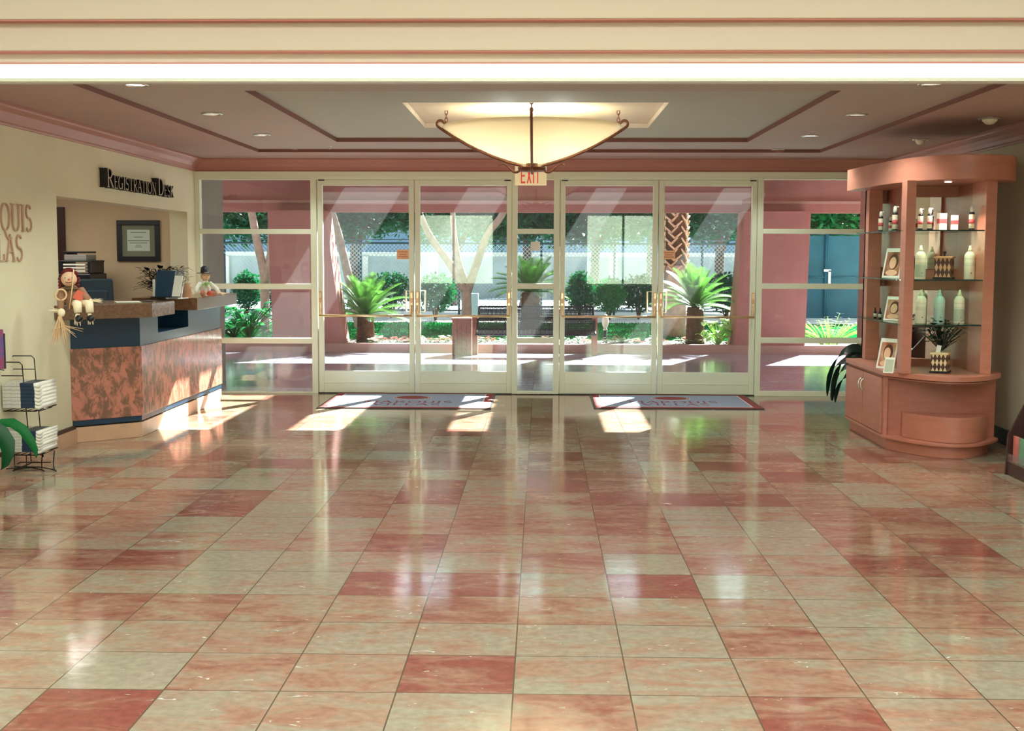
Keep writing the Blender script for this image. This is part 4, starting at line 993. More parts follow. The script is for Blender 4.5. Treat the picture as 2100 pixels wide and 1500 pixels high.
def diamond_box(loc, label, light, lid, h_=.15, w_=.15, name='diamond_canister', cat='canister'):
    t = thing(name, label, cat, loc, math.radians(-28))
    MB().box((0, 0, .01), (w_+.02, w_+.02, .015), M_BLACK).build('base', t, local=True, bevel=.003)
    MB().box((0, 0, .0175+h_/2), (w_, w_, h_), M_DIA_D).build('body', t, local=True)
    m = MB(); nC = 4; cw_ = w_/nC; ch_ = h_/2
    for face in range(2):
        for i in range(nC):
            for j in range(3):
                cx = -w_/2+cw_*(i+.5); cz = .0175+ch_*j
                pts = [(cx, min(cz+ch_*.46, .0175+h_)), (cx+cw_*.44, min(max(cz, .0175), .0175+h_)), (cx, max(cz-ch_*.46, .0175)), (cx-cw_*.44, min(max(cz, .0175), .0175+h_))]
                if face == 0: vs = [(a_, -w_/2-.0012, b_) for a_, b_ in pts]
                else: vs = [(w_/2+.0012, a_, b_) for a_, b_ in pts]
                m.add(vs, [(3, 2, 1, 0)], light)
    m.build('diamond_inlay', t, local=True)
    MB().box((0, 0, .0175+h_+.006), (w_+.018, w_+.018, .018), light).build('lid' if lid else 'rim', t, local=True, bevel=.003)
    if lid: MB().lathe([(.007, .0), (.007, .015), (.014, .03), (.011, .04), (0, .041)], (0, 0, .0175+h_+.013), M_BLACK, 14).build('knob', t, local=True)
    return t
diamond_box(onY(1938, 10.2, SH[1]), 'brown canister with tan diamonds and black knob on the middle shelf', M_DIA_L, True, .155, .13)
pp = onY(1937, 10.05, .66)
pot = diamond_box(pp, 'square planter with cream diamonds on the cabinet countertop', M_DIA_C, False, .135, .125, 'diamond_planter', 'planter')
leafy('pot_plant', (pp[0], pp[1], .66+.16), .16, .26, 150, M_LEAFK, 'dark green leafy plant growing in the diamond planter', 'plant', None, .05, 5)
# the plant needs a stem base inside the planter
c = Vector((pp[0]-.03, pp[1]-.03, .82)); m = MB(); m.box((0, 0, .03), (.035, .012, .07), M_PAPER, Matrix.Rotation(.2, 3, 'Y')); m.build('plant_tag', origin=c, local=True, label='small white tag stuck in the diamond planter', cat='tag')
def dropper(loc, label):
    t = thing('dropper_bottle', label, 'bottle', loc, 0, 'tiny dark dropper bottles')
    MB().lathe([(.014, 0), (.014, .05), (.008, .06), (.008, .068)], (0, 0, 0), M_BLACK, 14).build('body', t, local=True)
    MB().lathe([(.0145, .01), (.0145, .04)], (0, 0, 0), M_GREYLB, 14).build('label', t, local=True)
    MB().lathe([(.007, .068), (.005, .09), (0, .096)], (0, 0, 0), M_BLACK, 12).build('dropper', t, local=True)
dropper(onY(1799, 11.0, SH[2]), 'tiny dark dropper bottle, left one on the lowest shelf'); dropper(onY(1809, 10.9, SH[2]), 'tiny dark dropper bottle, right one on the lowest shelf')
M_PORT = mat('portrait_print', rgb(206, 150, 112), .5, col2=rgb(120, 72, 52), nscale=9); M_PORT2 = mat('portrait_print_pale', rgb(236, 196, 160), .5, col2=rgb(170, 96, 66), nscale=7)
def poster(loc, w_, h_, label, pm, rz, lean=.28, name='portrait_card'):
    t = thing(name, label, 'display card', loc, rz); rot = Matrix.Rotation(-lean, 3, 'X')
    up = rot @ Vector((0, 0, 1)); c = up*h_/2+Vector((0, .002, .002))
    MB().box(c, (w_, .006, h_), M_PAPER, rot).build('card', t, local=True)
    MB().box(c-(rot @ Vector((0, .0036, 0)))-up*h_*.03, (w_*.82, .001, h_*.8), pm, rot).build('portrait', t, local=True)
    if name == 'portrait_card':
        def ell(cx, cz, rx, rz, dd, mt, nm):
            vs = [c+rot @ Vector((cx+rx*math.cos(q), -dd, cz+rz*math.sin(q))) for q in [2*PI*j/20 for j in range(20)]]
            MB().add(vs, [list(range(20))], mt).build(nm, t, local=True)
        zo = -h_*.03
        ell(.004, zo+h_*.07, w_*.27, h_*.27, .0045, mat('printed_hair', rgb(96, 58, 40), .6), 'printed_hair')
        ell(0, zo-h_*.30, w_*.33, h_*.10, .0048, mat('printed_skin', rgb(236, 190, 154), .6), 'printed_shoulders')
        ell(-.002, zo+h_*.03, w_*.19, h_*.20, .0051, mat('printed_skin', rgb(236, 190, 154), .6), 'printed_face')
    MB().box((0, h_*lean*1.25, h_*.3), (w_*.3, .004, h_*.6), M_PAPER, Matrix.Rotation(.2, 3, 'X')).build('easel_back', t, local=True)
poster(onY(1828, 10.55, SH[1]), .17, .26, 'leaning portrait card on the middle glass shelf, left bay', M_PORT, math.radians(-48))
poster(onY(1834, 10.5, SH[2]), .17, .21, 'leaning portrait card on the lowest glass shelf beside the droppers', M_PORT2, math.radians(-48))
poster(onY(1822, 10.35, .66), .17, .26, 'large leaning portrait card on the cabinet countertop', M_PORT2, math.radians(-48))
poster(onY(1829, 9.96, .66), .085, .13, 'small white framed card at the countertop front corner', M_GREYLB, math.radians(-40), .3, 'framed_card')
sheet((2.93, 10.35), .1, .08, .14, .661, M_PAPER, 'appointment_card', 'white card lying on the cabinet countertop', 'card')

SHE = mat('dark_glass_edge', rgb(16, 50, 48), .15)
for z in SH:
    MB().bx(a1+.006, b0-.005, 9.926, 9.93, z-.010, z+.001, SHE).build('shelf_edge', cab); MB().bx(2.865, 2.87, 10.1, 11.38, z-.009, z, SHE).build('shelf_edge', cab)

# dark plant standing behind the cabinet
pl = thing('floor_plant', 'dark long-leaved plant drooping behind the left side of the cabinet', 'plant', (3.32, 12.3, 0))
MB().lathe([(.13, 0), (.17, .28), (.18, .3), (.15, .3), (.14, .27)], (3.32, 12.3, 0), M_BLACK, 24).build('pot', pl)
m = MB(); random.seed(4)
for (a_, L_, dr, z) in [(PI, .72, 3.0, .64), (PI*.96, .66, 3.4, .58), (PI*1.04, .60, 2.6, .50), (PI*.8, .5, 1.5, .5), (0, .5, 1.6, .5), (PI*.5, .5, 1.5, .5), (1.4*PI, .55, 1.8, .5), (PI*1.0, .5, 2.6, .42), (.3*PI, .5, 1.4, .6)]:
    base = Vector((3.32+.1*math.cos(a_), 12.3+.1*math.sin(a_), z))
    m.tube([(3.32, 12.3, .27), (3.32+.03*math.cos(a_), 12.3+.03*math.sin(a_), z*.8), base], .007, M_LEAFK, 6)
    m.leaf(base, (math.cos(a_), math.sin(a_), .75), L_, .15, M_LEAFK, dr, 12, up=Vector((0, -1, .25)))
m.build('foliage', pl)

# ------------------------------------------------------------------ wire magazine rack at left
rk = thing('magazine_rack', 'black wire magazine rack against the left wall', 'rack', (-3.78, 8.95, 0))
def wy(px, py, Y): return at(px, py, Y)
m = MB(); YF, YK = 8.92, 9.12
xr_ = at(92, 840, YF).x; xl_ = XL+.015
zA, zB, zT = at(60, 843, YF).z, at(60, 933, YF).z, at(60, 735, YF).z
for Y_, zt, x1 in ((YK, zT, at(70, 735, YK).x), (YF, zT-.03, at(45, 741, YF).x)):
    x0 = x1-.17
    m.tube([(x0, Y_, zB-.05), (x0, Y_, zt-.02), (x0+.01, Y_, zt), (x1-.02, Y_, zt), (x1, Y_, zt-.02), (x1+.02, Y_, zA), (x1+.045, Y_, zB-.05)], .0042, M_BLACKMETAL, 6)
    m.tube([(x0-.03, Y_, zt-.10), (x1+.004, Y_, zt-.10)], .0036, M_BLACKMETAL, 6)
m.build('upright_frame', rk)
for z in (zA, zB):
    s_ = MB()
    for Y_ in (YF-.02, YK+.02): s_.tube([(xl_, Y_, z), (xr_-.06, Y_, z), (xr_, Y_, z+.02)], .0042, M_BLACKMETAL, 6)
    for i in range(6):
        x = xl_+(xr_-xl_)*(i+.3)/6; s_.tube([(x, YF-.02, z), (x, YK+.02, z)], .0032, M_BLACKMETAL, 6)
    s_.build('shelf', rk)
for sx, ln in ((0, .0), (1, .0)):
    f = MB(); bx_ = xl_+.16+sx*.09
    zq = zB-.09
    f.tube([(bx_-.1, YF, zB), (bx_-.1, YF, zq), (bx_+.02, YF-.02, zq-.0), (bx_+.12, YF-.05, .02), (bx_+.14, YF-.05, .008), (bx_+.12, YF-.04, .02), (bx_+.02, YK, zq), (bx_+.03, YK, zB)], .0042, M_BLACKMETAL, 6)
    f.tube([(bx_, YF, zq), (bx_-.17, YF-.05, .02), (bx_-.18, YF-.05, .008), (bx_-.14, YK, .03), (bx_, YK, zq)], .0042, M_BLACKMETAL, 6)
    f.build('wire_foot', rk)
M_SPN = mat('navy_magazine_spine', rgb(22, 48, 74), .45); M_SPG = mat('grey_magazine_spine', rgb(206, 204, 194), .5, noise=.2, nscale=50)
ORD = ['undermost', 'second from the bottom', 'third from the bottom', 'middle', 'third from the top', 'second from the top', 'topmost']
def magazine(x0, x1, z, th, i, where):
    t = thing('magazine', 'magazine with navy spine, %s in the %s stack' % (ORD[i], where), 'magazine', ((x0+x1)/2, YF+.08, z), 0, 'magazines in the %s tier of the wire rack' % where)
    xm0, xm1 = x0+(x1-x0)*.45, x0+(x1-x0)*.80
    d0, d1 = YF-.03, YK+.03
    MB().bx(x0, xm0, d0, d1, z, z+th*.92, M_SPG).build('spine', t); MB().bx(xm0, xm1, d0, d1, z, z+th*.94, M_SPN).build('cover', t)
    # curled page ends
    n = 6; vs = []; L = x1-xm1
    for k in range(n+1):
        u = k/n; zz = z-.016*math.sin(u*PI)*1.1+.012*u
        vs += [(xm1+L*u, d0, zz), (xm1+L*u, d1, zz), (xm1+L*u, d0, zz+th*.9), (xm1+L*u, d1, zz+th*.9)]
    fs = []
    for k in range(n):
        a = 4*k; b = a+4; fs += [(a, b, b+2, a+2), (a+1, a+3, b+3, b+1), (a+2, b+2, b+3, a+3), (a, a+1, b+1, b)]
    fs += [(0, 2, 3, 1), (4*n, 4*n+1, 4*n+3, 4*n+2)]
    MB().add(vs, fs, M_PAPER, True).build('pages', t)
n = 7
for (zb1, ztop, where) in ((zA+.024, at(60, 785, YF).z, 'upper'), (zB+.024, at(60, 883, YF).z, 'lower')):
    th = (ztop-zb1)/n
    for i in range(n): magazine(xl_+.0, xr_-random.uniform(0, .01), zb1+i*th, th, i, where)
# standing brochure left of rack top
p = at(8, 757, 8.7); q = at(8, 676, 8.7)
bl = thing('brochure', 'blue and red brochure standing at the left picture edge', 'brochure', (p.x-.09, 8.7, p.z))
M_BRO = mat('blue_red_print', rgb(46, 92, 168), .4, col2=rgb(178, 60, 70), nscale=6)
MB().bx(XL+.01, p.x, 8.70, 8.71, p.z, q.z, M_BRO).build('cover', bl)
MB().bx(XL+.01, p.x+.004, 8.712, 8.73, p.z+.0, q.z-.03, M_BLACK).build('holder', bl)
MB().tube([(XL+.02, 8.73, p.z-.0), (XL+.02, 8.86, p.z-.02), (XL+.02, YF, p.z-.03)], .004, M_BLACKMETAL, 6).build('bracket', bl)
# potted plant with large leaves at the lower left edge
lp = thing('leafy_plant', 'broad striped green leaves in front of the wire rack at left edge', 'plant', (-3.80, 8.0, 0))
MB().lathe([(.09, 0), (.12, .24), (.13, .26), (.11, .26), (.10, .22)], (-3.80, 8.0, 0), mat('terracotta_pot', rgb(150, 90, 70), .7), 24).build('pot', lp)
m = MB(); B = Vector((-3.80, 8.0, .22))
def big_leaf(b0, pts_px, Yd, wd, mt):
    P = [b0]+[at(x_, y_, Yd) for x_, y_ in pts_px]; m.tube(P[:2], .007, mt, 6)
    P = P[1:]; vs = []
    nn = len(P)
    for i, p_ in enumerate(P):
        t_ = (P[min(i+1, nn-1)]-P[max(i-1, 0)]).normalized(); sd = t_.cross(Vector((0, -1, .5))).normalized(); u = i/(nn-1)
        ww = wd*math.sin(PI*min(1, .1+.9*u))**.7 if u < 1 else .001
        vs += [p_-sd*ww+Vector((0, .02, 0)), p_, p_+sd*ww+Vector((0, .02, 0))]
    fs = []
    for i in range(nn-1): b_ = 3*i; fs += [(b_, b_+1, b_+4, b_+3), (b_+1, b_+2, b_+5, b_+4)]
    m.add(vs, fs, mt, True)
big_leaf(B, [(-25, 880), (0, 868), (22, 868), (44, 882), (60, 905), (70, 925), (73, 940)], 8.2, .035, M_LEAFB)
big_leaf(B, [(-40, 862), (-20, 870), (0, 890), (12, 910), (14, 930), (8, 952), (0, 965)], 8.15, .055, M_LEAFD)
big_leaf(B, [(-70, 850), (-85, 830), (-98, 850), (-104, 890)], 8.0, .05, M_LEAFD)
big_leaf(B, [(-70, 830), (-78, 790), (-92, 760), (-100, 760)], 7.9, .05, M_LEAFD)
m.build('foliage', lp)

# ------------------------------------------------------------------ brochure rack at the right edge (its front faces into the room)
YR1, YR0 = 9.06, 8.2
x0 = at(2066, 940, YR1).x
rr_ = thing('brochure_rack', 'dark walnut brochure rack cut off by the right edge', 'rack', (3.65, 8.6, 0))
side = [(x0-.012, 0), (x0, .30), (x0+.15, .60), (XR-.04, 1.0), (XR-.04, 0)]
for yy_ in (YR0-.02, YR1): MB().prism(side, yy_, yy_+.02, M_DARKWOOD, axis='y').build('side_panel', rr_, bevel=.002)
MB().bx(x0, XR-.045, YR0, YR1, 0, .10, M_DARKWOOD).build('plinth', rr_, bevel=.003)
MB().bx(XR-.06, XR-.045, YR0, YR1, .10, .98, M_DARKWOOD).build('back_panel', rr_)
MB().bx(x0-.002, x0+.004, YR0, YR1, .10, .16, M_ACRYL).build('front_lip', rr_)
cols = [rgb(226, 130, 118), rgb(120, 176, 140), rgb(90, 140, 180), rgb(236, 232, 220), rgb(176, 120, 150), rgb(240, 190, 120)]
names = ['coral', 'green', 'blue', 'white', 'mauve', 'apricot']
order = [[0, 1, 2, 5, 3, 4, 1], [3, 2, 4, 1, 0, 5, 2], [1, 2, 0, 3, 5, 4, 3], [0, 3, 2, 1, 4, 5, 0]]
for tier in range(4):
    xx = x0+.03+tier*.085; z0 = (.102, .24, .36, .50)[tier]; hh = (.19, .20, .19, .18)[tier]
    for i in range(7):
        y = YR1-.02-i*.115; c_ = order[tier][i]
        MB().bx(xx, xx+.014, y-.10, y, z0, z0+hh, mat('brochure_%s' % names[c_], cols[c_], .5, noise=.25, nscale=12)).build('brochure', origin=(xx, y-.05, z0),
            label='%s brochure, %s from the far end, in the %s tier of the walnut rack' % (names[c_], ('first', 'second', 'third', 'fourth', 'fifth', 'sixth', 'seventh')[i], ('lowest front', 'second', 'third', 'top back')[tier]), cat='brochure', group='brochures in the walnut rack')
    MB().bx(xx+.02, xx+.026, YR0, YR1, .10, z0+.15, M_DARKWOOD).build('divider', rr_)
    if tier: MB().bx(xx-.055, xx+.02, YR0, YR1, z0-.008, z0-.001, M_DARKWOOD).build('ledge', rr_)

# ------------------------------------------------------------------ PORCH
# wing walls, roof with skylight slots, beam, battered pillars, planter kerb
M_TAUPE = mat('taupe_stucco', rgb(120, 110, 100), .9, noise=.1, nscale=5)
struct('wall_porch_left', MB().bx(-4.5, -4.0, WY+.06, 15.5, 0, 2.85, M_TAUPE)); struct('wall_porch_right', MB().bx(3.97, 4.5, WY+.06, 15.6, 0, 2.85, M_PINK))
ZP = 2.85
slots = []
for x0_, x1_ in ((-1.95, -1.20), (-.54, .02), (.92, 1.34), (2.36, 2.86), (5.1, 5.5)):
    slots.append((x0_, x1_))
m = MB(); xs = -9.0
for a_, b_ in slots:
    m.bx(xs, a_, WY+.06, 21.0, ZP, ZP+.12, M_PINK); m.bx(a_, b_, WY+.06, 14.6, ZP, ZP+.12, M_PINK); m.bx(a_, b_, 17.7, 21.0, ZP, ZP+.12, M_PINK); xs = b_
m.bx(xs, 9.0, WY+.06, 21.0, ZP, ZP+.12, M_PINK)
struct('ceiling_porch', m)
m = MB(); zb = at(1100, 436, 20.8).z; m.bx(-9, 9, 20.75, 21.0, zb, ZP, M_PINK); m.bx(-9, 9, 20.70, 20.75, zb+.14, ZP, M_PINK); m.bx(-9, 9, 20.64, 20.70, zb+.15, zb+.19, M_PINKL); struct('beam_porch', m)  # thin pale strip on the beam paints in the reflected cove light
def pillar(name, pxs):
    bl_, br_, tl, tr_ = pxs; y0, y1 = 20.25, 21.0
    B0, B1 = at(bl_, 700, y0).x, at(br_, 700, y0).x; T0, T1 = at(tl, 440, y0).x, at(tr_, 440, y0).x
    m = MB(); vs = [(B0, y0, 0), (B1, y0, 0), (B1, y1, 0), (B0, y1, 0), (T0, y0+.02, zb+.01), (T1, y0+.02, zb+.01), (T1, y1-.1, zb+.01), (T0, y1-.1, zb+.01)]
    m.add(vs, [(3, 2, 1, 0), (4, 5, 6, 7), (0, 1, 5, 4), (1, 2, 6, 5), (2, 3, 7, 6), (3, 0, 4, 7)], M_PINK); return struct(name, m)
pillar('pillar_left', (560, 705, 548, 666)); pillar('pillar_right', (1505, 1650, 1527, 1664))
m = MB(); m.bx(-9, 9, 20.2, 20.42, -.1, .14, M_PINKL); struct('kerb_planter', m)
struct('ground', MB().bx(-40, 40, 20.4, 90, -.3, -.05, M_CONC))
# planter bed and lawn
struct('soil_bed', MB().bx(-9, 9, 20.42, 21.9, -.05, .09, M_SOIL))
m = MB(); m.bx(-18, 9, 21.9, 28.2, -.05, .06, M_GRASS); lw = m.build('lawn', kind='structure')
random.seed(11); m = MB()
for i in range(14000):
    x = random.uniform(-5.5, 5.5); y = random.uniform(21.9, 28.2); h_ = random.uniform(.03, .06)
    dx, dy = random.uniform(-.02, .02), random.uniform(-.02, .02)
    m.add([(x-.006, y, .06), (x+.006, y, .06), (x+dx, y+dy, .06+h_)], [(0, 1, 2)], M_GRASS)
m.build('grass', kind='stuff', label='short green grass blades on the lawn beyond the planter', cat='grass')
struct('footpath', MB().bx(-18, 18, 28.2, 31.2, -.05, .03, M_CONC)); struct('street', MB().bx(-30, 30, 36, 48, -.05, .0, M_ASPH))

# porch furniture: bench, bin
YBN = 19.75
zz = lambda py: at(1100, py, YBN).z
bx0, bx1 = at(974, 700, YBN).x, at(1219, 700, YBN).x
bn = thing('park_bench', 'black perforated metal bench on rose-brown posts beyond the doors', 'bench', ((bx0+bx1)/2, YBN, 0))
M_POST = mat('rose_brown_post', rgb(158, 88, 74), .8, noise=.2, nscale=20)
for x in (bx0, bx1):
    MB().bx(x-.045, x+.045, YBN-.02, YBN+.09, 0, zz(650), M_POST).build('post', bn, bevel=.008)
def slatmesh(x0, x1, z0, z1, y0, y1, nh):
    m = MB()
    def pt(u, v): return (x0+(x1-x0)*u, y0+(y1-y0)*v, z0+(z1-z0)*v)
    nV = 90
    for i in range(nV+1): m.tube([pt(i/nV, 0), pt(i/nV, 1)], .0065, M_STEELB, 4, cap=False)
    for j in range(nh+1): m.tube([pt(0, j/nh), pt(1, j/nh)], .0075 if 0 < j < nh else .016, M_STEELB, 4, cap=False)
    m.tube([pt(0, 0), pt(0, 1)], .016, M_STEELB, 6); m.tube([pt(1, 0), pt(1, 1)], .016, M_STEELB, 6)
    return m
slatmesh(bx0+.06, bx1-.02, zz(652), zz(630), YBN-.0, YBN+.06, 4).build('upper_backrest', bn)
slatmesh(bx0+.04, bx1+.0, zz(677), zz(655), YBN-.06, YBN-.01, 6).build('lower_backrest', bn)
slatmesh(bx0+.04, bx1+.0, zz(684), zz(678), YBN-.42, YBN-.05, 7).build('seat', bn)
a, b = at(928, 729, 19.75), at(967, 652, 19.75)
tb = thing('litter_bin', 'square rose-brown litter bin left of the bench', 'litter bin', ((a.x+b.x)/2, 19.8, 0))
MB().bx(a.x, b.x, 19.65, 19.95, 0, b.z-.03, M_BIN).build('body', tb, bevel=.01)
m = MB(); 
for i in range(1, 4): x = a.x+(b.x-a.x)*i/4; m.bx(x-.003, x+.003, 19.645, 19.66, .02, b.z-.08, M_DARKWOOD)
m.build('panel_joints', tb)
MB().bx(a.x-.012, b.x+.012, 19.63, 19.97, b.z-.03, b.z, M_BIN).build('lid', tb, bevel=.008)
# garden lamp
p = at(1241, 700, 21.6); gl = thing('garden_lamp', 'small white capsule garden lamp right of the bench', 'lamp', (p.x, 21.6, .09))
MB().tube([(p.x, 21.6, .05), (p.x, 21.6, .30)], .03, M_STEELB, 10).build('stake', gl)
MB().ball((p.x, 21.6, .45), (.06, .06, .13), M_WHITE, 14).build('globe', gl)
MB().lathe([(.02, .28), (.045, .30), (.02, .34)], (p.x, 21.6, 0), M_CHROME, 12).build('collar', gl)

# flowers along the bed
FN = ['first', 'second', 'third', 'fourth', 'fifth', 'sixth', 'seventh', 'eighth', 'ninth', 'tenth', 'eleventh', 'twelfth', 'thirteenth', 'fourteenth', 'fifteenth', 'sixteenth', 'seventeenth', 'eighteenth', 'nineteenth', 'twentieth']
def flower_clump(x, y, r, mt, seed, label):
    rnd = random.Random(seed); t = thing('flower_clump', label, 'flowers', (x, y, .09), 0, 'bedding flowers along the planter kerb'); lf = MB(); pt = MB()
    for i in range(26):
        a = rnd.uniform(0, 2*PI); q = rnd.uniform(0, 1)**.5*r; z = .09+rnd.uniform(.03, .13)*(1-.4*q/r)
        lf.leaf((x+math.cos(a)*q, y+math.sin(a)*q, z-.02), (math.cos(a), math.sin(a), .5), .06, .04, M_LEAFD, .5, 2)
    for i in range(22):
        a = rnd.uniform(0, 2*PI); q = rnd.uniform(0, 1)**.5*r; z = .09+rnd.uniform(.08, .15)*(1-.35*q/r); c = Vector((x+math.cos(a)*q, y+math.sin(a)*q, z))
        for k in range(5):
            b = 2*PI*k/5; e = c+Vector((math.cos(b)*.02, math.sin(b)*.02-.004, .004)); s1 = Vector((-math.sin(b), math.cos(b), 0))*.013
            pt.add([c, e-s1, e+Vector((math.cos(b)*.012, math.sin(b)*.012, 0)), e+s1], [(0, 1, 2, 3)], mt)
    lf.build('leaves', t); pt.build('petals', t)
random.seed(21); k = 0
for i in range(34):
    x = -3.3+i*.205+random.uniform(-.05, .05)
    if 3.3 < x: break
    r_ = random.random(); isr = r_ < .33
    flower_clump(x, 20.62+random.uniform(0, .25), .12, M_FLR if isr else M_FLW, 100+i, '%s flower clump along the kerb, %s from the %s pillar' % ('coral' if isr else 'white', FN[min(i, 32-i)], 'left' if i <= 16 else 'right'))
for i in range(10):
    x = -2.9+i*.6; flower_clump(x, 21.2+random.uniform(-.1, .3), .12, M_FLR if i % 2 else M_FLW, 200+i, '%s flower clump in the back row of the bed, %s from the left' % ('coral' if i % 2 else 'white', FN[i]))

# cycads
def cycad(name, x, y, z0, ht, rt, crownr, nf, label, mt=M_LEAFC, seed=1, up=1.0, lean=(0, 0)):
    rnd = random.Random(seed); t = thing(name, label, 'palm', (x, y, z0)); m = MB(); n = 14; prof = []
    for i in range(n+1): u = i/n; prof.append((rt*(1.05-.15*u)*(1+.05*(i % 2)), ht*u))
    m.lathe(prof, (x, y, z0), M_BARKD, 16)
    for i in range(150):
        a = rnd.uniform(0, 2*PI); z = rnd.uniform(.02, ht); d = Vector((math.cos(a), math.sin(a), .7)); c = Vector((x, y, z0+z))+Vector((math.cos(a), math.sin(a), 0))*rt*.9
        m.leaf(c, d, .055, .05, M_BARKD, 0, 1)
    m.build('trunk', t); f = MB()
    for i in range(nf):
        a = i*2.399+rnd.uniform(-.2, .2); el = (.25+1.15*(i/nf)**.8)*up; L_ = crownr*rnd.uniform(.9, 1.1)
        d = Vector((math.cos(a)*math.cos(el), math.sin(a)*math.cos(el), math.sin(el))); p = Vector((x, y, z0+ht-.02)); ns = 16; P = [p.copy()]; D = []
        for k in range(ns):
            D.append(d.copy()); p = p+d*(L_/ns); P.append(p.copy()); d = (d-Vector((0, 0, 1))*.055).normalized()
        D.append(d)
        f.tube(P, [.008*(1-.8*k/ns) for k in range(ns+1)], mt, 4, cap=False)
        for k in range(3, ns*3+1):
            u = k/(ns*3); j = min(int(u*ns), ns-1); c = P[j].lerp(P[j+1], u*ns-j); dd = D[j]; sd = dd.cross(Vector((0, 0, 1)))
            if sd.length < .05: sd = Vector((1, 0, 0))
            sd.normalize(); nr = sd.cross(dd).normalized(); ll = crownr*.27*math.sin(PI*min(1, .12+.85*u))**.6
            for s_ in (-1, 1):
                e = c+(sd*s_*.8+dd*.65+nr*.25).normalized()*ll; w_ = dd*.0075*crownr/.7
                f.add([c-w_, c+w_, e+w_*.2, e-w_*.1], [(0, 1, 2, 3)], mt)
    f.build('fronds', t); return t
p = at(750, 700, 20.95); cycad('cycad_palm', p.x, 20.95, .09, .46, .15, .78, 34, 'sunlit cycad with stout trunk behind the leftmost glass door', seed=2)
p = at(1425, 700, 21.0); cycad('cycad_palm', p.x, 21.0, .09, .64, .15, .74, 36, 'upright cycad with dark trunk behind the rightmost glass door', seed=5, up=1.08)
p = at(1088, 640, 25.5); cycad('cycad_palm', p.x, 25.5, .05, .78, .2, .85, 34, 'largest cycad on the lawn behind the narrow middle window', seed=8, up=.95)

# trees
def tree(name, label, trunks, blobs, nleaf, lsize, mt, bark, base, seed=1, group=None, stuffrad=None):
    rnd = random.Random(seed); t = thing(name, label, 'tree', base, 0, group); m = MB()
    for pts, r0, r1 in trunks:
        n = len(pts)
        # smooth the polyline
        P = [Vector(p_) for p_ in pts]; Q = []
        for i in range(n-1):
            for k in range(4):
                u = k/4; a = P[max(0, i-1)]; b = P[i]; c = P[i+1]; d = P[min(n-1, i+2)]
                Q.append(.5*((2*b)+(c-a)*u+(2*a-5*b+4*c-d)*u*u+(3*b-a-3*c+d)*u**3))
        Q.append(P[-1]); N_ = len(Q)
        m.tube(Q, [(r0+(r1-r0)*i/(N_-1))*(1+rnd.uniform(-.05, .05)) for i in range(N_)], bark, 10)
    if m.v: m.build('trunk', t)
    f = MB()
    if blobs:
        tot = sum(b_[3]*b_[4]*b_[5] for b_ in blobs)
        for (cx, cy, cz, rx, ry, rz) in blobs:
            k = int(nleaf*rx*ry*rz/tot)
            for i in range(k):
                d = Vector((rnd.gauss(0, 1), rnd.gauss(0, 1), rnd.gauss(0, 1))).normalized(); q = rnd.uniform(.55, 1.0)+rnd.uniform(-.06, .08)
                c = Vector((cx+d.x*rx*q, cy+d.y*ry*q, cz+d.z*rz*q))
                u = Vector((rnd.uniform(-1, 1), rnd.uniform(-1, 1), rnd.uniform(-.8, .5))).normalized(); v = u.cross(Vector((rnd.uniform(-1, 1), rnd.uniform(-1, 1), 1))).normalized()
                L_ = lsize*rnd.uniform(.6, 1.2)
                f.add([c, c+u*L_*.5+v*L_*.25, c+u*L_, c+u*L_*.5-v*L_*.25], [(0, 1, 2, 3)], mt)
        f.build('foliage', t)
    return t
# Y-shaped tree in the middle of door 2
Yt = 25.0; g = lambda x_, y_, Y_=Yt: at(x_, y_, Y_)
tree('garden_tree', 'pale-barked tree forking into three limbs, behind the second glass door',
     [([g(957, 690), g(957, 640), g(956, 590)], .115, .10), ([g(955, 600), g(925, 545), g(885, 490), g(862, 440), g(845, 380), g(830, 300)], .085, .045),
      ([g(953, 580), g(938, 530), g(930, 470), g(928, 430), g(925, 330)], .08, .04), ([g(958, 600), g(978, 540), g(1000, 480), g(1030, 440), g(1060, 360)], .085, .06)],
     [(at(860, 430, Yt).x, Yt, 3.0, .45, .6, .7), (at(930, 250, Yt).x, Yt, 4.4, 1.3, 1.0, .8), (at(930, 250, Yt).x+1.5, 32.5, 6.2, 3.6, 3, 1.2)], 9000, .16, M_LEAFT, M_BARK, (at(957, 690, Yt).x, Yt, .05), 3)
Yt2 = 26.2; g2 = lambda x_, y_: at(x_, y_, Yt2)
tree('garden_tree', 'leaning pale tree trunk behind the cycad in the leftmost glass door',
     [([g2(738, 680), g2(722, 600), g2(708, 540), g2(694, 480), g2(678, 430), g2(650, 350)], .10, .075)],
     [(at(680, 400, Yt2).x-.5, Yt2+.4, 3.6, 1.2, 1, .9)], 1800, .10, M_LEAFT, M_BARK, (at(738, 680, Yt2).x, Yt2, .05), 4)
Yt3 = 24.5; g3 = lambda x_, y_: at(x_, y_, Yt3)
tree('garden_tree', 'dark forked tree seen through the far left window panes',
     [([g3(545, 700), g3(543, 620), g3(541, 560), g3(528, 500), g3(515, 430), g3(500, 350)], .10, .07), ([g3(543, 580), g3(556, 520), g3(558, 450), g3(570, 380)], .09, .07)],
     [(at(500, 420, Yt3).x, Yt3+.3, 3.0, 1.1, .8, .7), (at(560, 400, Yt3).x, Yt3+.5, 3.2, .8, .8, .7)], 2600, .09, M_LEAFT, M_BARK, (at(545, 700, Yt3).x, Yt3, .05), 6)
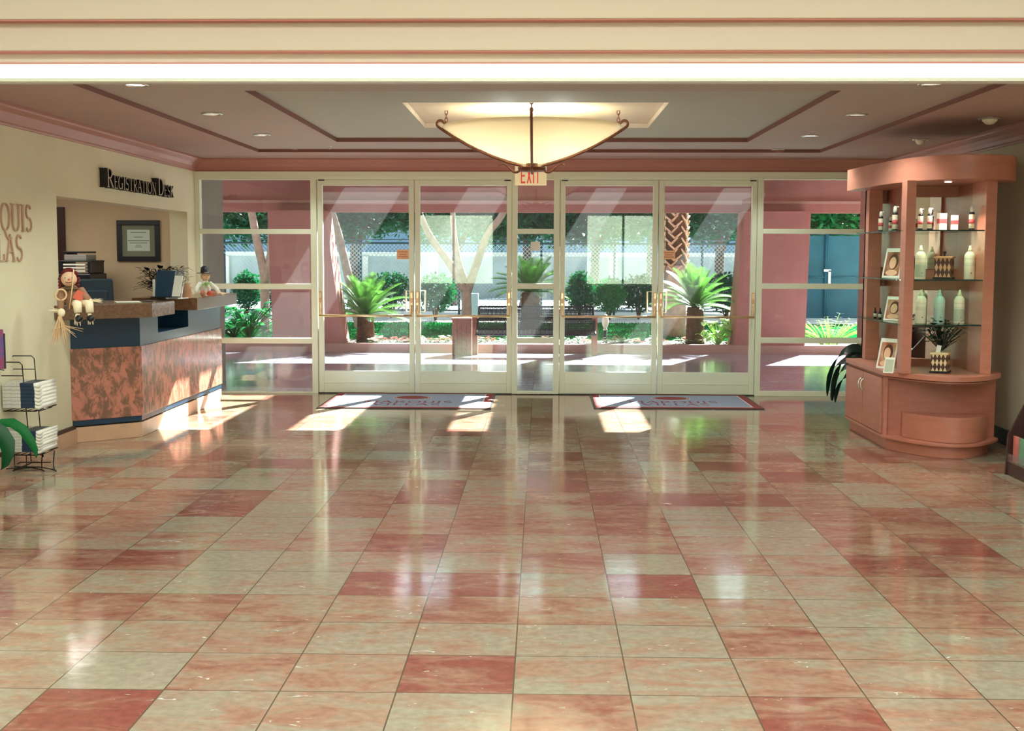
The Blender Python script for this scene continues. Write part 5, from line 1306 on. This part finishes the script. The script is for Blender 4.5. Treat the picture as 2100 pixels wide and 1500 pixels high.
tree('garden_tree', 'tall tree whose spreading crown stands behind the right pillar', [([(5.0, 30, 0), (5.1, 30, 2.5), (4.8, 31.8, 5.6)], .18, .12), ([(5.0, 30, 2.4), (3.5, 29.8, 4.2), (2.9, 31.5, 5.6)], .1, .06)], [(4.6, 32.8, 6.0, 3.6, 2.6, 1.3)], 7000, .18, M_LEAFT, M_BARKD, (5.0, 30, 0), 44)
# palm with boots
Yp = 23.6; p = at(1383, 690, Yp); pt_ = thing('fan_palm', 'thick palm trunk with criss-cross boots in the rightmost glass door', 'palm', (p.x, Yp, .06))
rp = (at(1405, 600, Yp).x-at(1358, 600, Yp).x)/2; zb2 = at(1383, 545, Yp).z
MB().lathe([(rp*1.12, 0), (rp*1.02, .25), (rp*.98, zb2-.3), (rp*.98, zb2-.05)], (p.x, Yp, .05), M_BARK, 24).build('lower_trunk', pt_)
m = MB(); m.lathe([(rp*.85, zb2-.1), (rp*.9, 6.2)], (p.x, Yp, .0), M_BARKD, 20)
m.build('upper_trunk', pt_); m = MB(); rnd = random.Random(5)
M_BOOT = mat('pale_boot', rgb(214, 180, 150), .85, noise=.3, nscale=12)
for j in range(26):
    for i in range(9):
        a = 2*PI*(i+.5*(j % 2))/9; z = zb2-.12+j*.105; c = Vector((p.x+math.cos(a)*rp*.92, Yp+math.sin(a)*rp*.92, z))
        tn = Vector((-math.sin(a), math.cos(a), 0)); o_ = Vector((math.cos(a), math.sin(a), 0)); sg = 1 if (i+j) % 2 else -1
        m.tube([c-tn*.07*sg, c+tn*.05*sg+Vector((0, 0, .12))+o_*.05], [.026, .014], M_BOOT, 5)
m.build('boots', pt_)
f = MB()
for i in range(26):
    a = i*2.4; f.leaf((p.x, Yp, 6.2), (math.cos(a), math.sin(a), .8-.05*i), 1.5, .7, M_LEAFT, 1.0, 5)
f.build('fronds', pt_)

# bushes
def bush(x, y, r, h_, label, mt=M_LEAFT, n=900, ls=.07, seed=1, name='shrub', z0=.0):
    rnd = random.Random(seed); t = thing(name, label, 'shrub', (x, y, z0)); m = MB()
    for i in range(5): a = rnd.uniform(0, 6.28); m.tube([(x, y, z0), (x+math.cos(a)*r*.2, y+math.sin(a)*r*.2, z0+h_*.35), (x+math.cos(a)*r*.5, y+math.sin(a)*r*.5, z0+h_*.7)], [.02, .016, .008], M_BARKD, 5)
    m.build('stems', t); f = MB()
    for i in range(n):
        d = Vector((rnd.gauss(0, 1), rnd.gauss(0, 1), rnd.gauss(0, 1))).normalized(); q = rnd.uniform(.5, 1.03)
        c = Vector((x+d.x*r*q, y+d.y*r*q, z0+h_*.6+d.z*h_*.42*q)); u = Vector((rnd.uniform(-1, 1), rnd.uniform(-1, 1), rnd.uniform(-.3, 1))).normalized(); v = u.cross(Vector((rnd.random(), 1, 1))).normalized(); L_ = ls*rnd.uniform(.7, 1.3)
        f.add([c, c+u*L_*.5+v*L_*.28, c+u*L_, c+u*L_*.5-v*L_*.28], [(0, 1, 2, 3)], mt)
    f.build('foliage', t)
def bpx(x, ytop, rpx, Y, label, mt, seed, n=1900, ls=.085):
    p = at(x, ytop, Y); r = (at(x+rpx, ytop, Y).x-p.x); bush(p.x, Y, r, p.z, label, mt, n, ls, seed)
bpx(893, 565, 42, 29.5, 'loose green shrub left of the three-limbed tree', M_LEAFT, 1)
bpx(800, 562, 48, 30.5, 'rounded dark shrub behind the left cycad', M_LEAFT, 2)
bpx(1190, 560, 30, 29.5, 'bushy shrub right of the middle cycad', M_LEAFT, 3)
bpx(1250, 572, 36, 30.0, 'bright shrub behind the garden lamp', M_LEAFB, 4)
bpx(1310, 566, 45, 30.5, 'wide shrub left of the palm trunk', M_LEAFT, 5)
bpx(1490, 562, 40, 29.8, 'dark shrub right of the upright cycad', M_LEAFT, 6)
bpx(505, 560, 30, 30.0, 'round dark shrub low in the far left window', M_LEAFT, 7)
bpx(575, 570, 30, 31.0, 'shrub hidden beside the left pillar', M_LEAFT, 8, 500)
# broad leaf plants near the pillars
def broadleaf(x, y, r, h_, n, label, mt, seed, z0=.09, wd=.16, name='broadleaf_plant'):
    rnd = random.Random(seed); t = thing(name, label, 'plant', (x, y, z0)); m = MB(); s_ = MB()
    for i in range(n):
        a = rnd.uniform(0, 2*PI); q = rnd.uniform(.2, 1)*r; c = Vector((x+math.cos(a)*q, y+math.sin(a)*q*.6, z0+h_*rnd.uniform(.35, 1)))
        s_.tube([(x, y, z0), (x+math.cos(a)*q*.4, y+math.sin(a)*q*.3, z0+(c.z-z0)*.6), c], .008, mt, 4)
        m.leaf(c, (math.cos(a), math.sin(a)-.3, rnd.uniform(-.1, .8)), wd*1.5*rnd.uniform(.8, 1.3), wd, mt, .9, 4)
    m.build('leaves', t); s_.build('stalks', t)
p = at(510, 690, 21.2); broadleaf(p.x, 21.2, .5, .62, 48, 'glossy broad-leaved plant low in the far left window', M_LEAFB, 3)
p = at(480, 690, 21.6); broadleaf(p.x, 21.6, .35, .4, 26, 'darker broad-leaved plant beside the porch wing wall', M_LEAFD, 13)
p = at(1472, 705, 20.75); broadleaf(p.x, 20.75, .34, .42, 40, 'silvery broad-leaved plant below the upright cycad', M_LEAFP, 5, wd=.12)
# pale feathery plant in window 3
Yq = 21.0; p = at(1700, 695, Yq); rnd = random.Random(9); t = thing('fern', 'pale feathery fern in the right-hand window before the blue screen', 'fern', (p.x, Yq, .09)); m = MB()
for i in range(60):
    a = rnd.uniform(0, 2*PI); d = Vector((math.cos(a)*.75, math.sin(a)*.5, rnd.uniform(.7, 1.6))).normalized(); q = Vector((p.x+math.cos(a)*.12, Yq+math.sin(a)*.1, .09)); P = [q.copy()]; L_ = rnd.uniform(.4, .62)
    for k in range(7): q = q+d*(L_/7); P.append(q.copy()); d = (d-Vector((0, 0, .13))).normalized()
    m.tube(P, .005, M_LEAFP, 4, cap=False)
    for k in range(3, 8):
        sd = Vector((-math.sin(a), math.cos(a), .1))
        for s_ in (-1, 1): m.leaf(P[k], sd*s_+Vector((math.cos(a), math.sin(a), .2))*.6, .085, .03, M_LEAFP, .3, 1)
m.build('fronds', t)

# chain link fence
YFN = 34.2; zt_ = at(1100, 500, YFN).z; fx0, fx1 = at(440, 500, YFN).x, at(1640, 500, YFN).x
fn = thing('chain_link_fence', 'chain-link fence with dark top rail beyond the lawn', 'fence', ((fx0+fx1)/2, YFN, 0))
m = MB(); H_ = zt_-.06; s_ = .11; n = int((fx1-fx0)/s_)
for i in range(n):
    x = fx0+i*s_
    for sg in (1, -1):
        xa, xb = (x, x+H_) if sg > 0 else (x+H_, x)
        if xb > fx1+.01 or xa > fx1+.01: continue
        a, b = Vector((xa, YFN, .06)), Vector((xb, YFN, zt_)); w_ = .009
        m.add([a+Vector((-w_, 0, 0)), a+Vector((w_, 0, 0)), b+Vector((w_, 0, 0)), b+Vector((-w_, 0, 0)), a+Vector((0, w_, 0)), b+Vector((0, w_, 0))], [(0, 1, 2, 3), (1, 4, 5, 2), (4, 0, 3, 5)], M_FENCE)
m.build('wire_mesh', fn)
MB().tube([(fx0, YFN, zt_), (fx1, YFN, zt_)], .028, M_FENCED, 8).build('top_rail', fn)
MB().tube([(fx0, YFN, zt_+.10), (fx1, YFN, zt_+.10)], .014, M_FENCED, 6).build('upper_wire', fn)
MB().tube([(fx0, YFN, .07), (fx1, YFN, .07)], .016, M_FENCED, 6).build('bottom_wire', fn)
for px in (460, 560, 735, 740, 941, 1110, 1260, 1440, 1600):
    x = at(px, 550, YFN).x; MB().tube([(x, YFN+.04, -.05), (x, YFN+.04, zt_+.12)], .032, M_FENCED, 8).build('post', fn)
# long pale wall and blue court screens beyond the street
for (x0, x1, lab) in ((at(400, 520, 46).x, at(1040, 520, 46).x, 'pale blue boundary wall beyond the fence, left half'), (at(1050, 520, 46).x, at(1700, 520, 46).x, 'pale blue boundary wall beyond the fence, right half')):
    t = thing('boundary_wall', lab, 'wall', ((x0+x1)/2, 46, 0)); zt2 = at(1100, 518, 46).z
    MB().bx(x0, x1, 46, 46.3, -.05, zt2-.15, M_BLUEWALL).build('panel', t); MB().bx(x0, x1, 45.95, 46.35, zt2-.15, zt2, M_CONC).build('coping', t)
    k = int((x1-x0)/2.6)
    for i in range(k): x = x0+1+i*2.6; MB().bx(x, x+.3, 45.85, 46, -.05, zt2-.15, M_CONC).build('pilaster', t)
# low white barrier rail, electric box
p = at(972, 640, 27.9); MB().bx(at(963, 600, 28.0).x, at(981, 600, 28.0).x, 27.9, 28.1, .03, at(970, 602, 28).z, mat('pale_blue_metal', rgb(190, 208, 224), .5)).build('utility_box', origin=(p.x, 28, .03), label='small pale blue utility box right of the three-limbed tree', cat='utility box', bevel=.01)
# blue gate in window 3
Yb_ = 31; a, b = at(1650, 640, Yb_), at(1775, 480, Yb_)
gt = thing('blue_gate', 'tall blue screened gate seen through the right-hand window', 'gate', ((a.x+b.x)/2, Yb_, 0)); xm = at(1694, 560, Yb_).x
for x0, x1 in ((a.x, xm-.02), (xm+.02, b.x)):
    s_ = MB().bx(x0, x1, Yb_, Yb_+.03, .05, b.z-.05, M_BLUEMESH).build('screen', gt)
    fr_ = MB()
    for x in (x0, x1): fr_.tube([(x, Yb_-.03, 0), (x, Yb_-.03, b.z)], .03, M_BLUEMESH, 8)
    fr_.tube([(x0, Yb_-.03, b.z), (x1, Yb_-.03, b.z)], .03, M_FENCED, 8); fr_.tube([(x0, Yb_-.03, b.z*.5), (x1, Yb_-.03, b.z*.5)], .02, M_BLUEMESH, 8); fr_.build('frame', gt)
l = MB(); z1_ = at(1694, 555, Yb_).z; l.bx(xm-.07, xm+.1, Yb_-.09, Yb_-.05, z1_-.03, z1_+.03, M_PAPER); l.bx(xm+.04, xm+.1, Yb_-.09, Yb_-.05, z1_-.35, z1_, M_PAPER); l.build('latch', gt)

# trees beyond the fence: each its own crown and trunk
for i, (px, Y_, cz, r_, h_, lab) in enumerate([(380, 38, 4.2, 2.6, 2.2, 'dense green tree beyond the fence, far left'), (560, 37, 3.9, 2.3, 1.9, 'dense green tree beyond the fence behind the left pillar'),
        (720, 38, 3.9, 2.0, 1.8, 'green tree beyond the fence behind the leaning trunk'), (930, 39, 3.9, 1.9, 1.75, 'dark tree beyond the fence behind the three-limbed tree'), (1075, 38, 3.6, 1.8, 1.55, 'darkest tree beyond the fence behind the middle window'),
        (1215, 38.5, 3.7, 1.8, 1.7, 'dark tree beyond the fence behind the third glass door'), (1330, 39, 4.0, 1.8, 1.8, 'green tree beyond the fence left of the palm trunk'), (1470, 38, 3.9, 2.0, 1.8, 'green tree beyond the fence right of the palm trunk'), (1620, 37, 4.0, 2.2, 2.0, 'green tree beyond the fence behind the right pillar'), (1760, 36, 3.7, 2.3, 2.4, 'bright green tree above the blue gate')]):
    x = at(px, 480, Y_).x
    tree('shade_tree', lab, [([(x, Y_, 0), (x+.1, Y_, 1.5), (x, Y_, cz)], .16, .1), ([(x, Y_, 1.4), (x+.5, Y_, 2.6), (x+.9, Y_, cz)], .09, .05)],
         [(x, Y_, cz-.15, r_, 1.3, h_), (x-.8, Y_-.3, cz-.55, r_*.75, 1, h_*.8), (x+.9, Y_+.2, cz-.3, r_*.6, 1, h_*.8), (x, Y_, cz+1.6, r_*1.2, 1.4, 1.6)], 15000, .25, M_LEAFT if i != 9 else M_LEAFB, M_BARKD, (x, Y_, 0), 30+i, 'shade trees beyond the fence')
m = MB(); pts = [(-90, 0)]
rnd = random.Random(3); 
for i in range(41): x = -90+i*4.5; pts.append((x, 11+5*math.sin(i*.5)+rnd.uniform(-1.2, 1.2)+3*math.sin(i*.17)))
pts.append((90, 0)); m.prism(pts, 230, 260, M_MOUNT, axis='y'); struct('mountains', m)
# street ground far
struct('ground_far', MB().bx(-120, 120, 90, 230, -.4, -.1, M_CONC)); 
struct('ground_behind', MB().bx(-60, 60, -60, -6.2, -.3, -.1, M_CONC))
struct('wall_behind_reflector', MB().bx(-14, 14, -19.3, -19, -.1, 5.5, mat('sage_white_render', rgb(206, 216, 190), .9, noise=.15, nscale=.6)))  # unseen pale wall added so the back windows reflect brightly in the doors
